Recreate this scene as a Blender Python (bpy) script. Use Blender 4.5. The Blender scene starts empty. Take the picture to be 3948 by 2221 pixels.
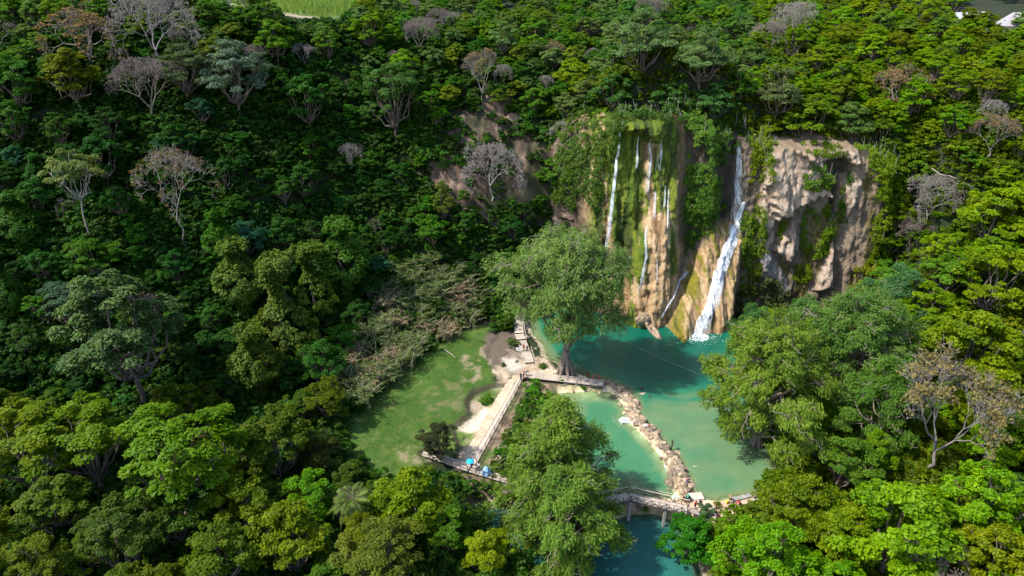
import bpy, bmesh, math, random
import numpy as np
from mathutils import Vector, Matrix

# ------------------------------------------------------------------ camera, sky, sun, exposure
scene = bpy.context.scene
C = scene.collection
IMG_W, IMG_H, FOC, PITCH, CAM_H = 3948.0, 2221.0, 2667.0, math.radians(26), 78.0
cam_data = bpy.data.cameras.new('camera')
cam_data.sensor_width = 36.0
cam_data.lens = FOC / IMG_W * 36.0
cam_data.clip_end = 2000
cam = bpy.data.objects.new('camera', cam_data)
cam.location = (0, 0, CAM_H)
cam.rotation_euler = (math.pi / 2 - PITCH, 0, 0)
C.objects.link(cam)
scene.camera = cam

SUN_ELEV = math.radians(53)
SUN_AZ = math.radians(-106)          # measured from +Y towards +X: the sun stands to the left, a little behind the camera
sun_dir = Vector((math.sin(SUN_AZ) * math.cos(SUN_ELEV), math.cos(SUN_AZ) * math.cos(SUN_ELEV), math.sin(SUN_ELEV)))
world = bpy.data.worlds.new('World')
scene.world = world
world.use_nodes = True
wn = world.node_tree
sky = wn.nodes.new('ShaderNodeTexSky')
sky.sky_type = 'NISHITA'
sky.sun_disc = False
sky.sun_elevation = SUN_ELEV
sky.sun_rotation = SUN_AZ
bg = wn.nodes['Background']
bg.inputs['Strength'].default_value = 0.15
wn.links.new(sky.outputs[0], bg.inputs['Color'])
sun_data = bpy.data.lights.new('sun', 'SUN')
sun_data.energy = 3.3
sun_data.angle = math.radians(1.5)
sun_data.color = (1.0, 0.955, 0.88)
sun = bpy.data.objects.new('sun', sun_data)
sun.rotation_euler = (-sun_dir).to_track_quat('-Z', 'Y').to_euler()
sun.location = (-80, 40, 150)
C.objects.link(sun)
vs = scene.view_settings
vs.view_transform = 'Standard'
vs.look = 'None'
vs.exposure = 1.3
vs.gamma = 1.0
vs.use_curve_mapping = False
scene.render.engine = 'CYCLES'
cy = scene.cycles
cy.max_bounces = 5
cy.diffuse_bounces = 3
cy.glossy_bounces = 2
cy.transmission_bounces = 3
cy.transparent_max_bounces = 6
cy.use_denoising = True
cy.caustics_reflective = False
cy.caustics_refractive = False
cy.sample_clamp_indirect = 4.0

R0 = random.Random(11)
NR = np.random.RandomState(5)

# ------------------------------------------------------------------ picture point -> place helpers
cP, sP = math.cos(PITCH), math.sin(PITCH)
def ray(px, py):
    u = (px - IMG_W / 2) / FOC; v = (py - IMG_H / 2) / FOC
    return u, cP - v * sP, -sP - v * cP
def at(px, py, z=0.0):
    d = ray(px, py); t = (z - CAM_H) / d[2]
    return (d[0] * t, d[1] * t, z)
def at_y(px, py, y):
    d = ray(px, py); t = y / d[1]
    return (d[0] * t, y, CAM_H + d[2] * t)
def project(x, y, z):
    x = np.asarray(x, float); y = np.asarray(y, float); z = np.asarray(z, float) - CAM_H
    dep = y * cP - z * sP
    up = y * sP + z * cP
    dep = np.maximum(dep, 1e-3)
    return IMG_W / 2 + FOC * x / dep, IMG_H / 2 - FOC * up / dep, dep

# ------------------------------------------------------------------ noise
def _h(ix, iy, iz, seed):
    n = (ix.astype(np.int64) * 374761393 + iy.astype(np.int64) * 668265263 + iz.astype(np.int64) * 2147483647 + seed * 1274126177) & 0xffffffff
    n = ((n ^ (n >> 13)) * 1274126177) & 0xffffffff
    n = ((n ^ (n >> 16)) * 2246822519) & 0xffffffff
    return ((n ^ (n >> 15)) & 0xffffff) / float(0xffffff)
def vnoise(x, y, z=0.0, seed=0):
    x, y, z = np.broadcast_arrays(np.asarray(x, float), np.asarray(y, float), np.asarray(z, float))
    ix, iy, iz = np.floor(x), np.floor(y), np.floor(z)
    fx, fy, fz = x - ix, y - iy, z - iz
    fx = fx * fx * (3 - 2 * fx); fy = fy * fy * (3 - 2 * fy); fz = fz * fz * (3 - 2 * fz)
    r = 0
    for a in (0, 1):
        for b in (0, 1):
            for c in (0, 1):
                w = (fx if a else 1 - fx) * (fy if b else 1 - fy) * (fz if c else 1 - fz)
                r = r + w * _h(ix + a, iy + b, iz + c, seed)
    return r * 2 - 1
def fbm(x, y, z=0.0, octv=4, seed=0):
    r = 0; a = 1.0; f = 1.0; s = 0
    for o in range(octv):
        r = r + a * vnoise(np.asarray(x) * f, np.asarray(y) * f, np.asarray(z) * f, seed + o * 17)
        s += a; a *= 0.5; f *= 2.03
    return r / s
def sstep(a, b, x):
    t = np.clip((np.asarray(x, float) - a) / (b - a), 0, 1)
    return t * t * (3 - 2 * t)
def poly_sdf(X, Y, poly):
    """signed distance, positive inside"""
    X = np.asarray(X, float); Y = np.asarray(Y, float)
    P = np.array([p[:2] for p in poly], float)
    d = np.full(X.shape, 1e18); inside = np.zeros(X.shape, bool)
    n = len(P)
    for i in range(n):
        ax, ay = P[i]; bx, by = P[(i + 1) % n]
        ex, ey = bx - ax, by - ay
        t = np.clip(((X - ax) * ex + (Y - ay) * ey) / (ex * ex + ey * ey + 1e-12), 0, 1)
        d = np.minimum(d, (X - ax - t * ex) ** 2 + (Y - ay - t * ey) ** 2)
        c = ((ay > Y) != (by > Y)) & (X < (bx - ax) * (Y - ay) / ((by - ay) if by != ay else 1e-12) + ax)
        inside ^= c
    d = np.sqrt(d)
    return np.where(inside, d, -d)

# ------------------------------------------------------------------ mesh + object helpers
def mesh_np(name, V, F, mat=None, tint=None, smooth=False, cols=None):
    V = np.asarray(V, np.float32); F = np.asarray(F, np.int32)
    me = bpy.data.meshes.new(name)
    k = F.shape[1]
    me.vertices.add(len(V)); me.vertices.foreach_set('co', V.ravel())
    me.loops.add(F.size); me.loops.foreach_set('vertex_index', F.ravel())
    me.polygons.add(len(F)); me.polygons.foreach_set('loop_start', np.arange(0, F.size, k, dtype=np.int32))
    try:
        me.polygons.foreach_set('loop_total', np.full(len(F), k, np.int32))
    except Exception:
        pass
    if smooth:
        me.polygons.foreach_set('use_smooth', np.ones(len(F), bool))
    me.update(calc_edges=True)
    if tint is not None:
        a = me.attributes.new('tint', 'FLOAT', 'FACE'); a.data.foreach_set('value', np.asarray(tint, np.float32))
    if cols is not None:
        for nm, arr in cols.items():
            arr = np.asarray(arr, np.float32)
            if arr.ndim == 1:
                a = me.attributes.new(nm, 'FLOAT', 'POINT'); a.data.foreach_set('value', arr)
            else:
                a = me.attributes.new(nm, 'FLOAT_COLOR', 'POINT')
                a.data.foreach_set('color', np.concatenate([arr, np.ones((len(arr), 1), np.float32)], 1).ravel())
    if mat: me.materials.append(mat)
    return me
def link(name, me, parent=None, loc=None, rot=None, scl=None):
    o = bpy.data.objects.new(name, me); C.objects.link(o)
    if parent is not None: o.parent = parent
    if loc is not None: o.location = loc
    if rot is not None: o.rotation_euler = rot
    if scl is not None: o.scale = scl if hasattr(scl, '__len__') else (scl, scl, scl)
    return o
def tag(o, label=None, cat=None, group=None, kind=None):
    if label: o['label'] = label
    if cat: o['category'] = cat
    if group: o['group'] = group
    if kind: o['kind'] = kind
    return o
def thing(name, label, cat, loc=(0, 0, 0), rz=0, group=None):
    o = bpy.data.objects.new(name, None); C.objects.link(o)
    o.empty_display_size = 0.3
    o.location = loc; o.rotation_euler = (0, 0, rz)
    return tag(o, label, cat, group)
class MB:
    """collects simple solids in one mesh"""
    def __init__(s): s.v = []; s.f = []
    def box(s, x0, x1, y0, y1, z0, z1):
        b = len(s.v)
        s.v += [(x0,y0,z0),(x1,y0,z0),(x1,y1,z0),(x0,y1,z0),(x0,y0,z1),(x1,y0,z1),(x1,y1,z1),(x0,y1,z1)]
        s.f += [tuple(b + i for i in q) for q in ((0,3,2,1),(4,5,6,7),(0,1,5,4),(1,2,6,5),(2,3,7,6),(3,0,4,7))]
        return s
    def bar(s, p, q, w, h=None):
        """square-section beam from p to q"""
        h = h or w
        p = Vector(p); q = Vector(q); d = (q - p).normalized()
        up = Vector((0, 0, 1)) if abs(d.z) < 0.95 else Vector((0, 1, 0))
        sx = d.cross(up).normalized() * w / 2; sy = sx.cross(d).normalized() * h / 2
        b = len(s.v)
        for e in (p, q):
            s.v += [tuple(e + a * sx + c * sy) for a, c in ((-1,-1),(1,-1),(1,1),(-1,1))]
        s.f += [tuple(b + i for i in f) for f in ((3,2,1,0),(4,5,6,7),(0,1,5,4),(1,2,6,5),(2,3,7,6),(3,0,4,7))]
        return s
    def tube(s, pts, rad, n=6):
        pts = [Vector(p) for p in pts]
        if not hasattr(rad, '__len__'): rad = [rad] * len(pts)
        b = len(s.v)
        for i, p in enumerate(pts):
            d = (pts[min(i+1, len(pts)-1)] - pts[max(i-1, 0)]).normalized()
            up = Vector((0, 0, 1)) if abs(d.z) < 0.9 else Vector((1, 0, 0))
            a = d.cross(up).normalized(); c = a.cross(d).normalized()
            for k in range(n):
                t = 2 * math.pi * k / n
                s.v.append(tuple(p + (a * math.cos(t) + c * math.sin(t)) * rad[i]))
        for i in range(len(pts) - 1):
            for k in range(n):
                s.f.append((b+i*n+k, b+i*n+(k+1)%n, b+(i+1)*n+(k+1)%n, b+(i+1)*n+k))
        s.f.append(tuple(b + k for k in reversed(range(n)))); e = b + (len(pts)-1)*n
        s.f.append(tuple(e + k for k in range(n)))
        return s
    def mesh(s, name, mat=None, smooth=False):
        me = bpy.data.meshes.new(name); me.from_pydata(s.v, [], s.f)
        if mat: me.materials.append(mat)
        if smooth:
            for p in me.polygons: p.use_smooth = True
        return me
    def obj(s, name, mat=None, parent=None, smooth=False, **kw):
        return link(name, s.mesh(name, mat, smooth), parent, **kw)

# ------------------------------------------------------------------ materials
def new_mat(name):
    m = bpy.data.materials.new(name); m.use_nodes = True
    nt = m.node_tree; nt.nodes.clear()
    out = nt.nodes.new('ShaderNodeOutputMaterial')
    return m, nt, out
def N(nt, t, **kw):
    n = nt.nodes.new(t)
    for k, v in kw.items():
        if k in ('operation', 'data_type', 'blend_type', 'attribute_type', 'attribute_name', 'noise_dimensions', 'feature', 'distance', 'clamp'):
            setattr(n, k, v)
        else:
            n.inputs[k.replace('_', ' ')].default_value = v
    return n
def L(nt, a, b): nt.links.new(a, b)
def mix_col(nt, fac, a, b, mode='MIX'):
    n = nt.nodes.new('ShaderNodeMix'); n.data_type = 'RGBA'; n.blend_type = mode
    for s, v in ((n.inputs[0], fac), (n.inputs[6], a), (n.inputs[7], b)):
        if hasattr(v, 'is_linked') or hasattr(v, 'links'): nt.links.new(v, s)
        else: s.default_value = v if not hasattr(v, '__len__') or len(v) == 4 else (*v, 1)
    return n.outputs[2]
def maprange(nt, val, a, b, c, d):
    n = nt.nodes.new('ShaderNodeMapRange')
    nt.links.new(val, n.inputs[0])
    for i, v in enumerate((a, b, c, d)): n.inputs[i + 1].default_value = v
    return n.outputs[0]
def leaf_material(name, fallback, rough=0.55, trans=0.36):
    """leaf colour comes from the plant it grows on (property leafcol), varied leaf by leaf"""
    m, nt, out = new_mat(name)
    at_ = N(nt, 'ShaderNodeAttribute', attribute_type='INSTANCER', attribute_name='leafcol')
    tint = N(nt, 'ShaderNodeAttribute', attribute_type='GEOMETRY', attribute_name='tint')
    oi = nt.nodes.new('ShaderNodeObjectInfo')
    hs = nt.nodes.new('ShaderNodeHueSaturation'); hs.inputs['Saturation'].default_value = 1.08
    L(nt, at_.outputs['Color'], hs.inputs['Color'])
    L(nt, maprange(nt, tint.outputs['Fac'], 0, 1, 0.55, 1.5), hs.inputs['Value'])
    add = N(nt, 'ShaderNodeMath', operation='ADD')
    L(nt, maprange(nt, oi.outputs['Random'], 0, 1, 0.488, 0.508), add.inputs[0])
    L(nt, maprange(nt, tint.outputs['Fac'], 0, 1, 0.022, -0.020), add.inputs[1])
    L(nt, add.outputs[0], hs.inputs['Hue'])
    p = N(nt, 'ShaderNodeBsdfPrincipled', Roughness=rough)
    p.inputs['Specular IOR Level'].default_value = 0.14
    L(nt, hs.outputs[0], p.inputs['Base Color'])
    tr = nt.nodes.new('ShaderNodeBsdfTranslucent')
    tc = mix_col(nt, 1.0, hs.outputs[0], (1.25, 1.2, 0.5), 'MULTIPLY')
    L(nt, tc, tr.inputs['Color'])
    mx = nt.nodes.new('ShaderNodeMixShader'); mx.inputs[0].default_value = trans
    L(nt, p.outputs[0], mx.inputs[1]); L(nt, tr.outputs[0], mx.inputs[2])
    L(nt, mx.outputs[0], out.inputs[0])
    return m
def simple_mat(name, col, rough=0.8, var=0.25, scale=3.0, bump=0.3, col2=None, stretch=None, coord='Object'):
    m, nt, out = new_mat(name)
    tc = nt.nodes.new('ShaderNodeTexCoord')
    src = tc.outputs[coord]
    if stretch:
        mp = nt.nodes.new('ShaderNodeMapping'); mp.inputs['Scale'].default_value = stretch
        L(nt, src, mp.inputs[0]); src = mp.outputs[0]
    nz = N(nt, 'ShaderNodeTexNoise', Scale=scale, Detail=6.0, Roughness=0.65)
    L(nt, src, nz.inputs['Vector'])
    nz2 = N(nt, 'ShaderNodeTexNoise', Scale=scale * 0.23, Detail=3.0)
    L(nt, src, nz2.inputs['Vector'])
    c2 = col2 or tuple(max(0, c * (1 - 2.2 * var)) for c in col)
    f = maprange(nt, nz.outputs['Fac'], 0.35, 0.68, 0, 1)
    base = mix_col(nt, f, c2, col)
    oi = nt.nodes.new('ShaderNodeObjectInfo')
    v = N(nt, 'ShaderNodeMath', operation='ADD')
    L(nt, maprange(nt, oi.outputs['Random'], 0, 1, -var * .6, var * .6), v.inputs[0])
    L(nt, maprange(nt, nz2.outputs['Fac'], 0.3, 0.7, 1 - var * .7, 1 + var * .7), v.inputs[1])
    hs = nt.nodes.new('ShaderNodeHueSaturation'); L(nt, base, hs.inputs['Color']); L(nt, v.outputs[0], hs.inputs['Value'])
    p = N(nt, 'ShaderNodeBsdfPrincipled', Roughness=rough)
    L(nt, hs.outputs[0], p.inputs['Base Color'])
    if bump:
        b = N(nt, 'ShaderNodeBump', Strength=bump, Distance=0.1); L(nt, nz.outputs['Fac'], b.inputs['Height']); L(nt, b.outputs[0], p.inputs['Normal'])
    L(nt, p.outputs[0], out.inputs[0])
    return m
def tone_mat(name, rough=0.7):
    """colour carried by the object (property tone), slightly mottled"""
    m, nt, out = new_mat(name)
    a = N(nt, 'ShaderNodeAttribute', attribute_type='OBJECT', attribute_name='tone')
    tc = nt.nodes.new('ShaderNodeTexCoord')
    nz = N(nt, 'ShaderNodeTexNoise', Scale=9.0, Detail=3.0); L(nt, tc.outputs['Object'], nz.inputs['Vector'])
    hs = nt.nodes.new('ShaderNodeHueSaturation'); L(nt, a.outputs['Color'], hs.inputs['Color'])
    L(nt, maprange(nt, nz.outputs['Fac'], 0.3, 0.7, 0.85, 1.12), hs.inputs['Value'])
    p = N(nt, 'ShaderNodeBsdfPrincipled', Roughness=rough); L(nt, hs.outputs[0], p.inputs['Base Color'])
    L(nt, p.outputs[0], out.inputs[0])
    return m
def vcol_mat(name, rough=0.85, scale=2.0, bump=0.5, dist=0.25, spec=0.3, var=(0.75, 1.22), rough_from=None, stretch=(1, 1, 1)):
    """colour from the mesh (what the surface is made of there), broken up by grain"""
    m, nt, out = new_mat(name)
    a = N(nt, 'ShaderNodeAttribute', attribute_type='GEOMETRY', attribute_name='col')
    tc = nt.nodes.new('ShaderNodeTexCoord')
    mp = nt.nodes.new('ShaderNodeMapping'); mp.inputs['Scale'].default_value = stretch; L(nt, tc.outputs['Object'], mp.inputs[0])
    nz = N(nt, 'ShaderNodeTexNoise', Scale=scale, Detail=8.0, Roughness=0.7); L(nt, mp.outputs[0], nz.inputs['Vector'])
    nf = N(nt, 'ShaderNodeTexNoise', Scale=scale * 4.5, Detail=4.0, Roughness=0.7); L(nt, mp.outputs[0], nf.inputs['Vector'])
    ad = N(nt, 'ShaderNodeMath', operation='ADD'); L(nt, nz.outputs['Fac'], ad.inputs[0]); L(nt, nf.outputs['Fac'], ad.inputs[1])
    hs = nt.nodes.new('ShaderNodeHueSaturation'); L(nt, a.outputs['Color'], hs.inputs['Color'])
    L(nt, maprange(nt, ad.outputs[0], 0.72, 1.28, *var), hs.inputs['Value'])
    p = N(nt, 'ShaderNodeBsdfPrincipled', Roughness=rough); p.inputs['Specular IOR Level'].default_value = spec
    L(nt, hs.outputs[0], p.inputs['Base Color'])
    if rough_from:
        w = N(nt, 'ShaderNodeAttribute', attribute_type='GEOMETRY', attribute_name=rough_from)
        L(nt, maprange(nt, w.outputs['Fac'], 0, 1, rough, 0.3), p.inputs['Roughness'])
    b = N(nt, 'ShaderNodeBump', Strength=bump, Distance=dist); L(nt, ad.outputs[0], b.inputs['Height'])
    if rough_from:      # cracked, pitted stone
        wv = mix_col(nt, 0.3, mp.outputs[0], nz.outputs['Color'], 'ADD')
        vo = N(nt, 'ShaderNodeTexVoronoi', feature='DISTANCE_TO_EDGE', Scale=0.38); L(nt, wv, vo.inputs['Vector'])
        b2 = N(nt, 'ShaderNodeBump', Strength=0.3, Distance=0.4); L(nt, maprange(nt, vo.outputs['Distance'], 0, 0.12, 0, 1), b2.inputs['Height']); L(nt, b.outputs[0], b2.inputs['Normal']); b = b2
    L(nt, b.outputs[0], p.inputs['Normal'])
    L(nt, p.outputs[0], out.inputs[0])
    return m
def water_mat(name, deep, mid, shallow, k, rough=0.06):
    """turbid spring water: the longer the way to the bed (depth), the more of its own milky green it shows"""
    m, nt, out = new_mat(name)
    d = N(nt, 'ShaderNodeAttribute', attribute_type='GEOMETRY', attribute_name='depth')
    r = nt.nodes.new('ShaderNodeValToRGB')
    e = r.color_ramp.elements
    e[0].position = 0.0; e[0].color = (*shallow, 1)
    e[1].position = 1.0; e[1].color = (*deep, 1)
    x = e.new(0.32); x.color = (*mid, 1)
    L(nt, maprange(nt, d.outputs['Fac'], 0, 4.5, 0, 1), r.inputs[0])
    tc = nt.nodes.new('ShaderNodeTexCoord')
    nz = N(nt, 'ShaderNodeTexNoise', Scale=2.2, Detail=5.0, Roughness=0.6, Distortion=0.4); 
    mp = nt.nodes.new('ShaderNodeMapping'); mp.inputs['Scale'].default_value = (0.6, 1.5, 1); L(nt, tc.outputs['Object'], mp.inputs[0]); L(nt, mp.outputs[0], nz.inputs['Vector'])
    bp = N(nt, 'ShaderNodeBump', Strength=0.9, Distance=0.16); L(nt, nz.outputs['Fac'], bp.inputs['Height'])
    body = nt.nodes.new('ShaderNodeBsdfDiffuse'); L(nt, r.outputs[0], body.inputs['Color'])
    tr = nt.nodes.new('ShaderNodeBsdfTransparent'); tr.inputs[0].default_value = (0.72, 0.93, 0.78, 1)
    ml = N(nt, 'ShaderNodeMath', operation='MULTIPLY'); L(nt, d.outputs['Fac'], ml.inputs[0]); ml.inputs[1].default_value = -k
    ex = N(nt, 'ShaderNodeMath', operation='EXPONENT'); L(nt, ml.outputs[0], ex.inputs[0])
    m1 = nt.nodes.new('ShaderNodeMixShader'); L(nt, ex.outputs[0], m1.inputs[0]); L(nt, body.outputs[0], m1.inputs[1]); L(nt, tr.outputs[0], m1.inputs[2])
    gl = N(nt, 'ShaderNodeBsdfGlossy', Roughness=rough); L(nt, bp.outputs[0], gl.inputs['Normal'])
    fr = N(nt, 'ShaderNodeFresnel', IOR=1.33); L(nt, bp.outputs[0], fr.inputs['Normal'])
    m2 = nt.nodes.new('ShaderNodeMixShader'); L(nt, fr.outputs[0], m2.inputs[0]); L(nt, m1.outputs[0], m2.inputs[1]); L(nt, gl.outputs[0], m2.inputs[2])
    L(nt, m2.outputs[0], out.inputs[0])
    return m
def falls_mat(name, thin=0.25):
    m, nt, out = new_mat(name)
    p = N(nt, 'ShaderNodeBsdfPrincipled', Roughness=0.35); p.inputs['Base Color'].default_value = (0.88, 0.90, 0.92, 1)
    tr = nt.nodes.new('ShaderNodeBsdfTranslucent'); tr.inputs[0].default_value = (0.85, 0.9, 0.93, 1)
    a = nt.nodes.new('ShaderNodeMixShader'); a.inputs[0].default_value = 0.35; L(nt, p.outputs[0], a.inputs[1]); L(nt, tr.outputs[0], a.inputs[2])
    tc = nt.nodes.new('ShaderNodeTexCoord')
    mp = nt.nodes.new('ShaderNodeMapping'); mp.inputs['Scale'].default_value = (4, 4, 0.5); L(nt, tc.outputs['Object'], mp.inputs[0])
    nz = N(nt, 'ShaderNodeTexNoise', Scale=1.2, Detail=5.0, Roughness=0.7); L(nt, mp.outputs[0], nz.inputs['Vector'])
    t = nt.nodes.new('ShaderNodeBsdfTransparent')
    b = nt.nodes.new('ShaderNodeMixShader'); L(nt, maprange(nt, nz.outputs['Fac'], 0.4, 0.62, thin + 0.35, thin - 0.2), b.inputs[0])
    L(nt, a.outputs[0], b.inputs[1]); L(nt, t.outputs[0], b.inputs[2])
    L(nt, b.outputs[0], out.inputs[0])
    return m

M = {}
M['leaf'] = leaf_material('leaf', None)
M['needle'] = leaf_material('cypress_foliage', None, 0.6, 0.4)
M['bark'] = simple_mat('bark', (0.16, 0.12, 0.09), 0.9, 0.3, 6, 0.5, stretch=(3, 3, .5))
M['pale_bark'] = simple_mat('pale_bark', (0.33, 0.29, 0.245), 0.9, 0.2, 5, 0.4, stretch=(3, 3, .5))
M['dry_twig'] = simple_mat('dry_twig', (0.215, 0.165, 0.14), 0.9, 0.2, 4, 0.2)
M['grey_twig'] = simple_mat('grey_twig', (0.27, 0.235, 0.20), 0.9, 0.2, 4, 0.2)
M['cypress_bark'] = simple_mat('cypress_bark', (0.33, 0.26, 0.20), 0.9, 0.3, 4, 0.6, stretch=(4, 4, .35))
M['plank'] = simple_mat('weathered_plank', (0.60, 0.50, 0.40), 0.85, 0.28, 5, 0.3, stretch=(1, 6, 6))
M['dark_wood'] = simple_mat('dark_timber', (0.10, 0.065, 0.045), 0.8, 0.25, 6, 0.3)
M['drift'] = simple_mat('driftwood', (0.48, 0.40, 0.32), 0.9, 0.25, 5, 0.4)
M['concrete'] = simple_mat('pale_concrete', (0.56, 0.47, 0.375), 0.9, 0.16, 2.5, 0.3)
M['grey_block'] = simple_mat('grey_block', (0.36, 0.34, 0.31), 0.9, 0.2, 3, 0.4)
M['rock'] = simple_mat('travertine_boulder', (0.52, 0.39, 0.26), 0.9, 0.34, 1.5, 1.0, col2=(0.15, 0.105, 0.06))
M['dark_rock'] = simple_mat('stained_boulder', (0.33, 0.25, 0.18), 0.9, 0.3, 1.8, 0.9, col2=(0.07, 0.05, 0.035))
M['cloth'] = tone_mat('cloth', 0.8)
M['skin'] = tone_mat('skin', 0.55)
M['paint'] = tone_mat('paint', 0.45)
M['falls'] = falls_mat('falling_water', 0.22)
M['thin_falls'] = falls_mat('thin_falling_water', 0.6)
M['foam'] = simple_mat('foam', (0.85, 0.88, 0.88), 0.6, 0.06, 3, 0.6, col2=(0.55, 0.68, 0.66))
M['rope'] = simple_mat('rope', (0.62, 0.62, 0.48), 0.8, 0.1, 8, 0.0)

# ------------------------------------------------------------------ lie of the land
ctl = []
def cg(px, py, y, off=0.0):
    x, yy, z = at_y(px, py, y); ctl.append((x, yy, z - off))
def cw(*pts):
    for p in pts: ctl.append(p)
CAN = 6.0       # canopy depth above the ground on the wooded slopes
# wooded slope on the left, from its foot up to the plateau
for px, row in {
    -300: [(1500, 104, 0), (1000, 120, 5), (500, 140, 6), (90, 160, 5)],
    300: [(1600, 104, 0), (1350, 110, 2), (970, 122, 3), (550, 140, 6), (100, 160, 5)],
    900: [(1640, 102, 0), (1350, 114, 3), (1000, 128, 6), (500, 150, 6), (130, 172, 5)],
    1300: [(1450, 112, 2), (1150, 130, 6), (800, 150, 6), (400, 168, 6), (110, 188, 3)],
    1560: [(1330, 122, 1.5), (1050, 141, 5), (750, 156, 6), (430, 170, 5), (150, 190, 4)],
    1800: [(1250, 137, 1), (950, 153, 3), (700, 162, 2), (450, 173, 2), (200, 190, 4), (50, 230, 5)],
    2180: [(1100, 154, 1), (950, 158, 2), (700, 165, 2), (500, 171, 3), (250, 190, 5), (50, 240, 6)]}.items():
    for py, y, off in row: cg(px, py, y, off)
# land behind the cliff
for px, row in {
    2500: [(440, 158, 2), (300, 180, 6), (100, 220, 6)],
    2850: [(470, 158, 2), (300, 180, 6), (100, 220, 6)],
    3200: [(560, 160, 1), (400, 172, 5), (150, 200, 6), (50, 240, 6)],
    3450: [(600, 158, 4), (350, 175, 6), (120, 210, 6)],
    3700: [(1900, 75, 6), (1300, 108, 8), (900, 130, 7), (500, 155, 6), (200, 190, 5), (80, 220, 4)],
    3400: [(1900, 78, 7), (1400, 108, 10), (1150, 130, 8)],
    4300: [(1900, 70, 4), (1300, 104, 5), (900, 126, 5), (500, 150, 5), (120, 210, 4)]}.items():
    for py, y, off in row: cg(px, py, y, off)
for x in range(-300, 301, 60):
    cw((x, 300, 60.0), (x, 440, 62.0))
cw((-300, 200, 60), (-240, 150, 60), (300, 160, 52), (300, 220, 60), (-150, 240, 60), (-60, 230, 60.5), (20, 270, 60.5), (120, 260, 60), (230, 240, 59))
# valley floor and the near bank under the camera
cw((-30, 98, 1.8), (-22, 110, 1.9), (-12, 125, 1.9), (-8, 133, 2.0), (-20, 95, 1.8), (-15, 88, 1.2), (-6, 95, 1.2), (2, 118, 1.0), (4, 130, 1.6), (2, 143, 2.2), (-4, 105, 1.2),
   (0, 100, 1.0), (36, 82, 0.6), (46, 86, 1.0), (48, 100, 1.5), (52, 120, 1.5), (55, 138, 2.5), (50, 75, 2.0), (60, 85, 3), (32, 77, 0.6), (27, 79, 0.6), (36, 70, 1.0), (40, 60, 1.5),
   (-40, 90, 1.5), (-60, 80, 2), (-30, 75, 1.5), (-12, 80, 0.6), (-15, 65, 1), (-40, 60, 2), (-80, 60, 4), (-80, 92, 3), (-5, 55, 0.5), (40, 40, 2), (0, 30, 1), (-60, 30, 4), (70, 55, 4), (90, 40, 6), (-120, 70, 8), (100, 70, 8), (0, 5, 4), (-80, 5, 6), (80, 5, 7), (-300, 60, 30), (300, 60, 35), (-300, 5, 30), (300, 5, 35), (-200, 120, 50), (12, 121, 0.6), (19, 114, 0.5))
# foot and rim of the cliff
CLX = np.array([-6., 0, 6, 12, 18, 22, 26, 30, 33, 36, 39, 42, 45, 48, 52, 56, 60, 66, 72, 78, 84, 90, 96, 104])
CLB = np.array([163., 160, 156, 153, 150, 149, 148, 147, 146.5, 147, 147.5, 146.5, 146, 146.5, 149, 152, 153, 153.5, 153.5, 153, 152, 150, 147, 142])   # y of the wall near its foot
CLT = np.array([24., 28, 32, 36, 40.0, 42.5, 44, 44.5, 44.5, 44, 43, 42, 41, 40, 39.5, 38.5, 37.5, 37.2, 37.2, 37, 36, 33, 30, 28])                 # z of its rim
for x in (10, 16, 22, 27, 32, 37, 42, 47, 52, 57, 62, 68, 74, 80, 86, 92):
    yb = float(np.interp(x, CLX, CLB)); zt = float(np.interp(x, CLX, CLT))
    cw((x, yb + 11.5, zt + 0.4), (x, yb + 6.0, 2.0))
ctl = np.array(ctl)
_d = np.sqrt(((ctl[:, None, :2] - ctl[None, :, :2]) ** 2).sum(-1))
_n = len(ctl)
_A = np.block([[_d + np.eye(_n) * 0.15, np.ones((_n, 1))], [np.ones((1, _n)), np.zeros((1, 1))]])
_w = np.linalg.solve(_A, np.append(ctl[:, 2], 0))
def rbf(X, Y):
    sh = X.shape; X = X.ravel(); Y = Y.ravel(); r = np.zeros(len(X))
    for i in range(0, len(X), 20000):
        dd = np.sqrt((X[i:i+20000, None] - ctl[None, :, 0]) ** 2 + (Y[i:i+20000, None] - ctl[None, :, 1]) ** 2)
        r[i:i+20000] = dd @ _w[:-1] + _w[-1]
    return r.reshape(sh)

def P2(pts, z=0.0): return [at(px, py, z)[:2] for px, py in pts]
weir_line = P2([(2330, 1482), (2395, 1505), (2435, 1560), (2450, 1610), (2480, 1640), (2530, 1690), (2580, 1750), (2612, 1810), (2635, 1850), (2640, 1900)])
UP_POOL = P2([(2012, 1200), (2040, 1270), (2085, 1330), (2105, 1380), (2150, 1402), (2230, 1445)]) + weir_line + P2([(2720, 1932), (2770, 1936), (2830, 1928), (2930, 1912)]) + \
    [(44, 87), (46, 96), (48, 108), (49, 120), (50, 130), (49, 138), (47, 147), (36, 149), (24, 152), (10, 156)]
MID_POOL = P2([(2150, 1505), (2320, 1495)]) + weir_line[1:] + P2([(2610, 1925), (2440, 1905), (2300, 1925), (2150, 1930), (2075, 1800), (2075, 1640)])
LOW_POOL = P2([(1770, 1990), (1820, 1938), (1900, 1930), (2000, 1962), (2150, 1992), (2330, 2004), (2395, 1992), (2450, 1978), (2520, 1975), (2560, 1992), (2610, 2008), (2640, 2040), (2690, 2140), (2730, 2300), (2760, 2700), (2300, 2700), (2250, 2300), (2050, 2200), (1880, 2090), (1800, 2040)], -1.8)
LAWN = P2([(1270, 1650), (1340, 1500), (1480, 1400), (1640, 1290), (1790, 1225), (1880, 1265), (1870, 1340), (1900, 1440), (1920, 1500), (1870, 1560), (1800, 1620), (1760, 1700), (1740, 1760), (1640, 1760), (1600, 1880), (1420, 1900)], 1.8)
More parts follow.
